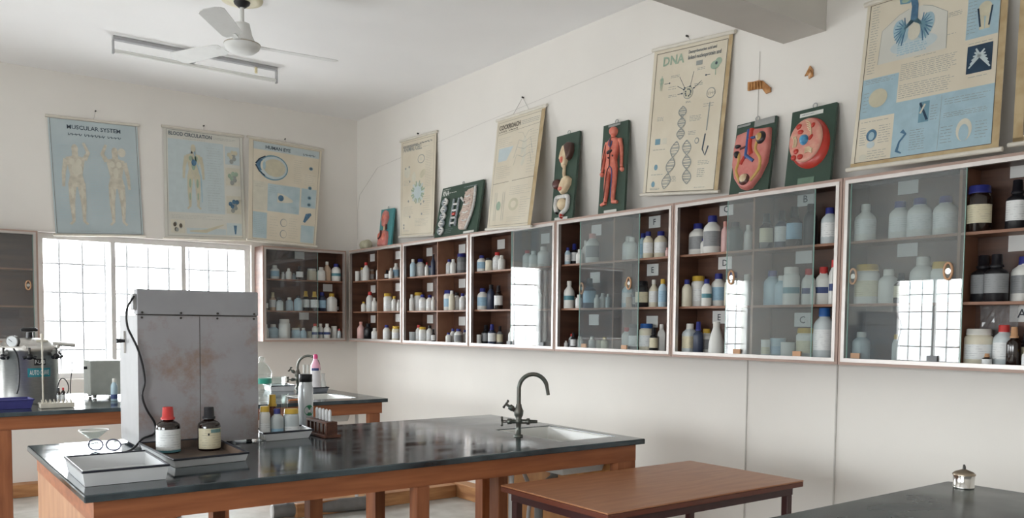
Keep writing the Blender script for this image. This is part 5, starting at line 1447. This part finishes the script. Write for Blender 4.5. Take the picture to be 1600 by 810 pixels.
m = MB(); m.lathe([(0, r * .95), (.004, r), (hh * .74, r), (hh * .77, r * .96), (hh * .80, r * .87), (hh * .86, r * .85)], pm('flask_white', (214, 220, 224), .22, metal=.25, var=.02), b_, 32); m.build('flask_body', t)
m = MB(); m.lathe([(hh * .861, r * .86), (hh * .865, r * .9), (hh * .99, r * .9), (hh, r * .85)], black_p, b_, 32); m.build('cap', t)
m = MB(); a = math.atan2(-b_[1], -b_[0]) + .52; zc_ = hh * .36
def cyl_disc(mb, rad, off, mat, pts=None):
    V = [];
    for i in range(24):
        q = 2 * math.pi * i / 24; V.append((math.cos(q) * rad, math.sin(q) * rad))
    if pts: V = pts
    vs = [(b_[0] + (r * 1.004 + off) * math.cos(a + x / r), b_[1] + (r * 1.004 + off) * math.sin(a + x / r), b_[2] + zc_ + y) for x, y in [(0, 0)] + V]
    n = len(V); mb.add(vs, [(0, 1 + i, 1 + (i + 1) % n) for i in range(n)], mat)
cyl_disc(m, r * .74, .0004, pm('emblem_green', (40, 124, 88), .4))
cyl_disc(m, 0, .0010, paper_m, [(r * .26 * math.cos(q) * (1 if i % 2 else .45), r * .26 * math.sin(q) * (1 if i % 2 else .45) - .004) for i, q in enumerate(np.linspace(0, 2 * math.pi, 10, False))])
m.build('emblem', t)

# test tube rack
rk = pm('rack_wood', (96, 58, 42), .5, alt=(72, 42, 32), scale=6, stretch=(8, 1, 8))
pn = at(517, 685, z=ZB); pf = at(490, 669, z=ZB)
Lr = min(.22, max(.18, pf[1] - pn[1])); rx, ryn = pn[0] + .005, pn[1]
t = thing('test_tube_rack', 'dark wooden test tube rack holding white tubes on the long bench', 'rack', (rx, ryn + Lr / 2, ZB + .001))
hw = .026
MB().box(rx - hw - .012, rx + hw + .012, ryn - .012, ryn + Lr + .012, ZB + .001, ZB + .014, rk).build('base_board', t, bevel=.002)
ztp = float(at(517, 660, Y=ryn)[2])
for y in (ryn, ryn + Lr - .014): MB().box(rx - hw, rx + hw, y, y + .014, ZB + .0145, ztp - .0105, rk).build('end_upright', t, bevel=.001)
for y in np.linspace(ryn + .045, ryn + Lr - .05, 4): MB().box(rx - hw, rx - hw + .008, y - .006, y + .006, ZB + .0145, ztp - .0105, rk).build('slat', t)
MB().box(rx - hw, rx + hw, ryn, ryn + Lr, ztp - .010, ztp, rk).build('top_rail', t, bevel=.001)
tub = pm('tube_white', (220, 222, 224), .2, var=.03)
ztt = float(at(521, 640, Y=ryn + .04)[2])
OW = ['nearest the near upright', 'second from the near upright', 'third from the near upright', 'fourth from the near upright', 'next to the far upright']
for k in range(5):
    y = ryn + .03 + (Lr * .62) * k / 4
    b_ = (rx + .004, y, ztp + .0005); m = MB(); m.lathe([(0, .0072), (ztt - ztp - .012, .0072), (ztt - ztp - .004, .006), (ztt - ztp, .002)], tub, b_, 14)
    m.lathe([(-.010 - .07, .002), (-.010 - .066, .0060), (-.0108, .0066)], tub, b_, 12)
    tag(m.build('test_tube', at0=b_), 'white test tube in the wooden rack, %s' % ('nearest the near end' if k == 0 else ORD[k] + ' from the near end'), 'test tube', 'white tubes in the wooden rack')

# ------------------------------------------------------------------ far sink bench: glassware
Yf = 5.36
A_, Bn = at(421, 604, z=ZB + .04), at(463, 603, z=ZB + .04)
A_[1] = Bn[1] = (A_[1] + Bn[1]) / 2; d_ = np.array([.02, .2, 0])
tray('white enamel tray beside the far tap on the sink bench', [A_, Bn, Bn + d_, A_ + d_], ZB + .001, .01, enamel, enamel, rim_m)
c_ = (A_ + Bn) / 2 + d_ * .5; b_ = (c_[0] - .02, c_[1], ZB + .0045)
t = thing('glass_dish', 'clear square glass jar standing in the far enamel tray', 'glassware', b_)
m = MB(); m.lathe([(0, .055), (.09, .055), (.095, .058), (.09, .05), (.006, .05)], clear, b_, 28, e=5, cap1=False); m.build('vessel', t); m = MB(); m.lathe([(.0955, .06), (.10, .06)], clear, b_, 28, e=5); m.build('lid', t)
q = at(411, 636, Y=5.20); b_ = (q[0], 5.22, ZB + .001); tealg = pm('teal_rim', (60, 168, 148), .3)
t = thing('desiccator', 'tall glass desiccator with teal band at the steel cabinet edge', 'glassware', b_)
m = MB(); m.lathe([(0, .05), (.01, .050), (.07, .054), (.08, .044), (.10, .058), (.17, .060), (.175, .064)], clear, b_, 28); m.build('lower_vessel', t)
m = MB(); m.lathe([(.1755, .064), (.185, .064), (.20, .058), (.23, .04), (.25, .02), (.255, .014)], clear, b_, 28); m.build('lid', t)
m = MB(); m.lathe([(.2555, .012), (.275, .018), (.285, .012), (.287, .0)], clear, b_, 16); m.build('knob', t)
m = MB(); m.lathe([(.118, .0615), (.15, .0615)], tealg, b_, 28); m.build('band', t)
# pink topped bottle, flask, small tray, tubes, tongs
Yp = 5.80; A_, Bn = at(486, 601, z=ZB + .035), at(514, 600.5, z=ZB + .035); A_[1] = Bn[1] = 5.74; A_[0] = at(487, 600, Y=5.74)[0]; Bn[0] = at(514, 600, Y=5.74)[0]; d_ = np.array([.01, .2, 0])
tray('grey enamel tray under the pink topped bottle', [A_, Bn, Bn + d_, A_ + d_], ZB + .001, .012, pm('grey_enamel', (150, 154, 162), .25), enamel, rim_m)
P = at(493, 554, Y=5.83); b_ = np.array([P[0], 5.83, ZB + .0045]); hh = P[2] - b_[2]; r = 7.6 / ppm(P)
t = thing('detergent_bottle', 'white and pink detergent bottle with pink cap on the sink bench', 'bottle', b_)
wp = pm('bottle_white_gloss', (226, 222, 224), .3); pk = pm('bottle_pink', (240, 182, 204), .3)
m = MB(); m.lathe([(0, r * .95), (.006, r), (hh * .58, r)], wp, b_, 24, cap1=False); m.lathe([(hh * .58, r), (hh * .70, r * .95), (hh * .80, r * .6), (hh * .86, r * .42), (hh * .88, r * .40)], pk, b_, 24, cap0=False); m.build('bottle_body', t)
m = MB(); m.lathe([(hh * .882, r * .45), (hh * .96, r * .45), (hh, r * .3)], pm('cap_hot_pink', (214, 72, 128), .35), b_, 18); m.build('cap', t)
m = MB(); fx = math.atan2(-b_[1], -b_[0]); m.lathe([(hh * .56, r * 1.012), (hh * .63, r * 1.012)], LC['s'], b_, 12, a0=fx - .9, a1=fx + .7); m.build('paper_label', t)
P = at(505, 584, Y=5.82); b_ = (P[0], 5.82, ZB + .0045); hh = P[2] - b_[2]; r = 5.2 / ppm(P)
milk = pm('opal_glass', (218, 218, 214), .25, var=.02)
t = thing('glass_flask', 'small whitish glass flask beside the pink topped bottle', 'glassware', b_); m = MB(); m.lathe([(0, r), (.004, r), (hh * .45, r * .85), (hh * .62, r * .5), (hh * .92, r * .48), (hh, r * .6)], milk, b_, 20); m.build('vessel', t)
for k, px in enumerate((475, 481)):
    P = at(px, 570.5, Y=5.62); b_ = (P[0], 5.62, ZB + .001); hh = P[2] - b_[2]; m = MB(); m.lathe([(0, .006), (.004, .0085), (hh - .004, .0085), (hh, .010)], milk, b_, 12)
    tag(m.build('test_tube', at0=b_), 'upright whitish tube on the far sink bench, %s the pink topped bottle' % ('second from' if k == 0 else 'next to'), 'test tube', 'tubes on the far sink bench')
tw = pm('tong_wood', (176, 108, 66), .5); p0, p1, p2 = at(488, 612, z=ZB + .012), at(497, 613, z=ZB + .012), at(502, 619, z=ZB + .008)
q0 = np.array([2.19, p0[1] + .0, ZB + .012]); t = thing('wooden_tongs', 'wooden tongs resting at the rim of the far sink', 'tongs', (2.17, 5.20, ZB + .001))
for s_ in (-1, 1):
    m = MB(); m.tube(smooth_path([(2.06, 5.16, ZB + .008), (2.12, 5.16 + s_ * .012, ZB + .010), (2.17, 5.15 + s_ * .02, ZB + .010), (2.20, 5.13 + s_ * .012, ZB + .008)]), .007, tw, 8); m.build('jaw', t)

# ------------------------------------------------------------------ window bench: autoclave and company
Ya = 5.93; P = at(45, 600, Y=Ya); ax = float(P[0]); pm_ = ppm((ax, Ya, 1.0)); ra = 41.5 / pm_; z_ = lambda y, x=45: float(at(x, y, Y=Ya)[2])
b_ = np.array([ax, Ya, ZB + .001]); zb_ = z_(545)
t = thing('autoclave', 'polished steel autoclave drum with pressure gauge under the window', 'autoclave', b_)
m = MB(); m.lathe([(ZB + .001, ra * .98), (ZB + .012, ra), (zb_ - .02, ra), (zb_ - .015, ra * 1.04), (zb_, ra * 1.04)], steel, (ax, Ya, 0), 48); m.build('drum', t)
m = MB(); m.lathe([(zb_ + .0005, ra * 1.1), (zb_ + .016, ra * 1.1), (zb_ + .018, ra * .95), (zb_ + .045, ra * .8), (zb_ + .062, ra * .4), (zb_ + .066, 0)], steel, (ax, Ya, 0), 48)
for a in np.linspace(.3, 2 * math.pi + .3, 6, False):
    v = np.array([math.cos(a), math.sin(a), 0]); m.tube([b_ * [1, 1, 0] + v * ra * .9 + [0, 0, zb_ + .012], b_ * [1, 1, 0] + v * ra * 1.22 + [0, 0, zb_ + .012]], .012, steel, 8)
m.tube([(ax, Ya - .02, zb_ + .045), (ax + ra * 1.55, Ya - .05, zb_ + .02)], .012, steel, 10); m.build('lid', t)
for a in (-2.45, -1.65, -.75, .3, 1.4, 2.6):
    v = np.array([math.cos(a), math.sin(a), 0]); c_ = b_ * [1, 1, 0] + v * (ra * 1.14) + [0, 0, zb_ - .045]
    m = MB(); m.tube([c_ + [0, 0, .055], c_ + [0, 0, -.01]], .006, dull_metal, 8); s_ = np.array([-v[1], v[0], 0])
    m.ball(c_, (.02, .02, .018), black_p, 10, 8); m.tube([c_ - s_ * .034 - [0, 0, .006], c_ - s_ * .015, c_ + s_ * .015, c_ + s_ * .034 - [0, 0, .006]], [.011, .009, .009, .011], black_p, 8); m.build('wing_nut', t)
c_ = at(20, 534, Y=Ya - ra * .8); gg = pm('gauge_face', (196, 200, 202), .35); m = MB(); f_ = -AX_F * 1.0; f_[2] = 0; f_ /= np.linalg.norm(f_)
rg = 9.3 / pm_; m.tube([c_ - f_ * .014, c_ + f_ * .010], rg, dull_metal, 24); m.tube([c_ + f_ * .0105, c_ + f_ * .0115], rg * .86, gg, 24); e1 = np.cross(f_, [0, 0, 1.0]); m.tube([c_ + f_ * .0125, c_ + f_ * .0125 + e1 * rg * .5 + np.array([0, 0, rg * .4])], .0016, black_p, 5)
m.tube([c_ - np.array([0, 0, rg]), np.array([c_[0], c_[1], zb_ + .03])], .007, chrome, 8); m.build('pressure_gauge', t)
m = MB(); kx = at(46, 528, Y=Ya); m.tube([(kx[0], Ya, zb_ + .064), (kx[0], Ya, zb_ + .10)], [.02, .018], black_p, 14); m.tube([(kx[0] - .045, Ya, zb_ + .112), (kx[0] - .03, Ya, zb_ + .116), (kx[0] + .03, Ya, zb_ + .116), (kx[0] + .045, Ya, zb_ + .112)], [.008, .013, .013, .008], black_p, 10); m.build('lid_knob', t)
def drum_label(name, x0, x1, y0, y1, mat, txt, tm):
    A = at(x0, y0, Y=Ya - ra); Bq_ = at(x1, y1, Y=Ya - ra); m = MB()
    dx0 = max(-.97, min(.97, (A[0] - ax) / ra)); dx1 = max(-.97, min(.97, (Bq_[0] - ax) / ra))
    a0_, a1_ = -math.pi / 2 + math.asin(dx0), -math.pi / 2 + math.asin(dx1)
    m.lathe([(Bq_[2], ra * 1.006), (A[2], ra * 1.006)], mat, (ax, Ya, 0), 12, a0=a0_, a1=a1_)
    V, Fc = text_mesh(txt, .01); w0, h0_ = V.min(0), V.max(0)
    vs = []
    for x, y in V:
        a = a0_ + (a1_ - a0_) * (.08 + .84 * (x - w0[0]) / (h0_[0] - w0[0])); zz = Bq_[2] + (A[2] - Bq_[2]) * (.22 + .56 * (y - w0[1]) / (h0_[1] - w0[1]))
        vs.append((ax + ra * 1.009 * math.cos(a), Ya + ra * 1.009 * math.sin(a), zz))
    m.add(vs, Fc, tm); m.build(name, t)
drum_label('maker_plate', 53, 72, 561, 571, black_p, 'P-LAB', paper_m)
drum_label('name_label', 43, 80, 576, 589, pm('label_teal', (36, 132, 146), .4), 'AUTO CLAVE', paper_m)
cpt = [(21, 545), (27, 556), (30, 580), (29, 604), (26, 616)]; m = MB(); m.tube(smooth_path([at(x, y, Y=Ya - ra - .03) for x, y in cpt]), .0045, black_p, 8); m.build('gauge_tube', t)
# tray (blue) and pegged drying rack with its rod
navy = pm('tray_blue', (66, 66, 128), .4); zr = ZB + .052
A_, Bn = at(-22, 619, z=zr), at(54, 620, z=zr); A_[1] = Bn[1] = 5.48; Bn[0] = at(53, 620, Y=5.48)[0]; A_[0] = at(-22, 620, Y=5.48)[0]; d_ = np.array([-.01, .17, 0])
tray('blue plastic tray before the autoclave', [A_, Bn, Bn + d_, A_ + d_], ZB + .001, .012, navy, navy, navy, None)
rb = pm('rack_ivory', (206, 200, 186), .4)
A_ = at(62, 634, z=ZB); Bn = at(118, 634, z=ZB); yk = 5.44; A_[0] = at(63, 633, Y=yk)[0]; Bn[0] = at(117, 633, Y=yk)[0]
t = thing('drying_rack', 'ivory pegged rack with a thin upright rod before the autoclave', 'rack', ((A_[0] + Bn[0]) / 2, yk + .05, ZB + .001))
MB().box(A_[0], Bn[0], yk, yk + .10, ZB + .001, ZB + .03, rb).build('base', t, bevel=.004)
for i in range(8):
    x = A_[0] + .015 + (Bn[0] - A_[0] - .03) * i / 7; m = MB(); m.tube([(x, yk + .02, ZB + .0305), (x - .006, yk + .02, ZB + .05)], [.006, .004], rb, 8); m.build('peg', t)
xr = at(67, 600, Y=yk + .04)[0]; m = MB(); m.tube([(xr, yk + .04, ZB + .0305), (xr, yk + .04, z_(520, 67))], .0045, rb, 8); zq = float(at(68, 522, Y=yk + .04)[2])
m.tube([(xr - .03, yk + .04, zq - .04), (xr + .03, yk + .04, zq - .04)], .008, rb, 8); m.tube([(xr, yk + .04, zq - .05), (xr, yk + .04, zq)], .009, rb, 8); m.build('upright_rod', t)
# instrument box with feet
P0, P1 = at(136, 620, Y=6.0), at(179, 620, Y=6.0); zt2, zb2_ = float(at(155, 564, Y=6.0)[2]), ZB + .02
t = thing('instrument_box', 'pale grey instrument box on feet between the autoclave and steel cabinet', 'instrument', ((P0[0] + P1[0]) / 2, 6.1, ZB + .001))
MB().box(P0[0] + .02, P1[0] + .04, 6.0, 6.22, zb2_, zt2, pm('instrument_grey', (176, 180, 174), .45)).build('housing', t, bevel=.006)
for x in (P0[0] + .05, P1[0] + .01):
    for y in (6.03, 6.19): m = MB(); m.lathe([(ZB + .001, .012), (zb2_ - .0005, .014)], chrome, (x, y, 0), 12); m.build('foot', t)
m = MB(); q = at(140, 575, Y=6.1); m.tube([(P0[0] + .0195, 6.1, q[2]), (P0[0] + .0, 6.1, q[2])], .010, black_p, 12); m.build('knob', t)
# wire loops and small bottles behind the autoclave side
P = [at(x, y, Y=5.80) for x, y in ((88, 622), (90, 606), (94, 594), (100, 592), (106, 600), (107, 610), (103, 618))]; m = MB(); m.tube(smooth_path(P), .003, black_p, 6)
P = [at(x, y, Y=5.80) for x, y in ((112, 564), (113, 575), (111, 590), (110, 604), (110, 621))]; m.tube(smooth_path(P), .003, black_p, 6); m.tube([at(110, 621, Y=5.8), np.array([at(110, 621, Y=5.8)[0], 5.8, ZB + .002])], .003, black_p, 6); m.tube([at(88, 622, Y=5.8), np.array([at(88, 622, Y=5.8)[0], 5.8, ZB + .002])], .003, black_p, 6)
tag(m.build('wire_lead', at0=(at(100, 622, Y=5.8)[0], 5.8, ZB + .001)), 'looped black wire lead beside the autoclave', 'wire')
for px, yt, w_, c_, lb in ((91.5, 607, 6, 'k', 'small dark bottle beside the autoclave and its wire loop'), (98.5, 606, 6, 'r', 'small amber bottle with red cap behind the pegged rack')):
    P = at(px, yt, Y=5.72); make_bottle('bottle', lb, 'bottle', (P[0], 5.72, ZB + .001), P[2] - ZB, w_ / ppm(P) / 2, 'r', 'a', c_, 'w', 'small bottles by the autoclave')
P = at(178, 592, Y=5.75); b_ = (P[0], 5.75, ZB + .001); make_bottle('bottle', 'white and blue bottle half hidden behind the steel cabinet, window bench', 'bottle', b_, P[2] - ZB, 5 / ppm(P), 'r', 'e', 'w', 's', None, (.1, .3))

# ------------------------------------------------------------------ spirit lamp on the last bench
P = at(1505.5, 763, z=ZB); b_ = np.array([P[0], P[1], ZB + .001]); k = ppm(b_); r = 15.5 / k
t = thing('spirit_lamp', 'small lidded metal spirit lamp alone on the satin granite bench', 'spirit lamp', b_)
m = MB(); m.lathe([(0, r * .95), (.003, r), (.004, r * .97), (20 / k, r)], chrome, b_, 36); m.build('reservoir', t)
brs = pm('lid_steel', (170, 156, 138), .28, metal=.9, var=.05); m = MB(); m.lathe([(20 / k + .0003, r * 1.06), (22 / k, r * 1.07), (25 / k, r * .85), (28 / k, r * .35), (29 / k, r * .2)], brs, b_, 36); m.build('lid', t)
m = MB(); m.tube([b_ + [0, 0, 28 / k], b_ + [0, 0, 33 / k], b_ + [-.002, 0, 36 / k]], [.005, .0045, .003], dull_metal, 10); m.build('wick_holder', t)
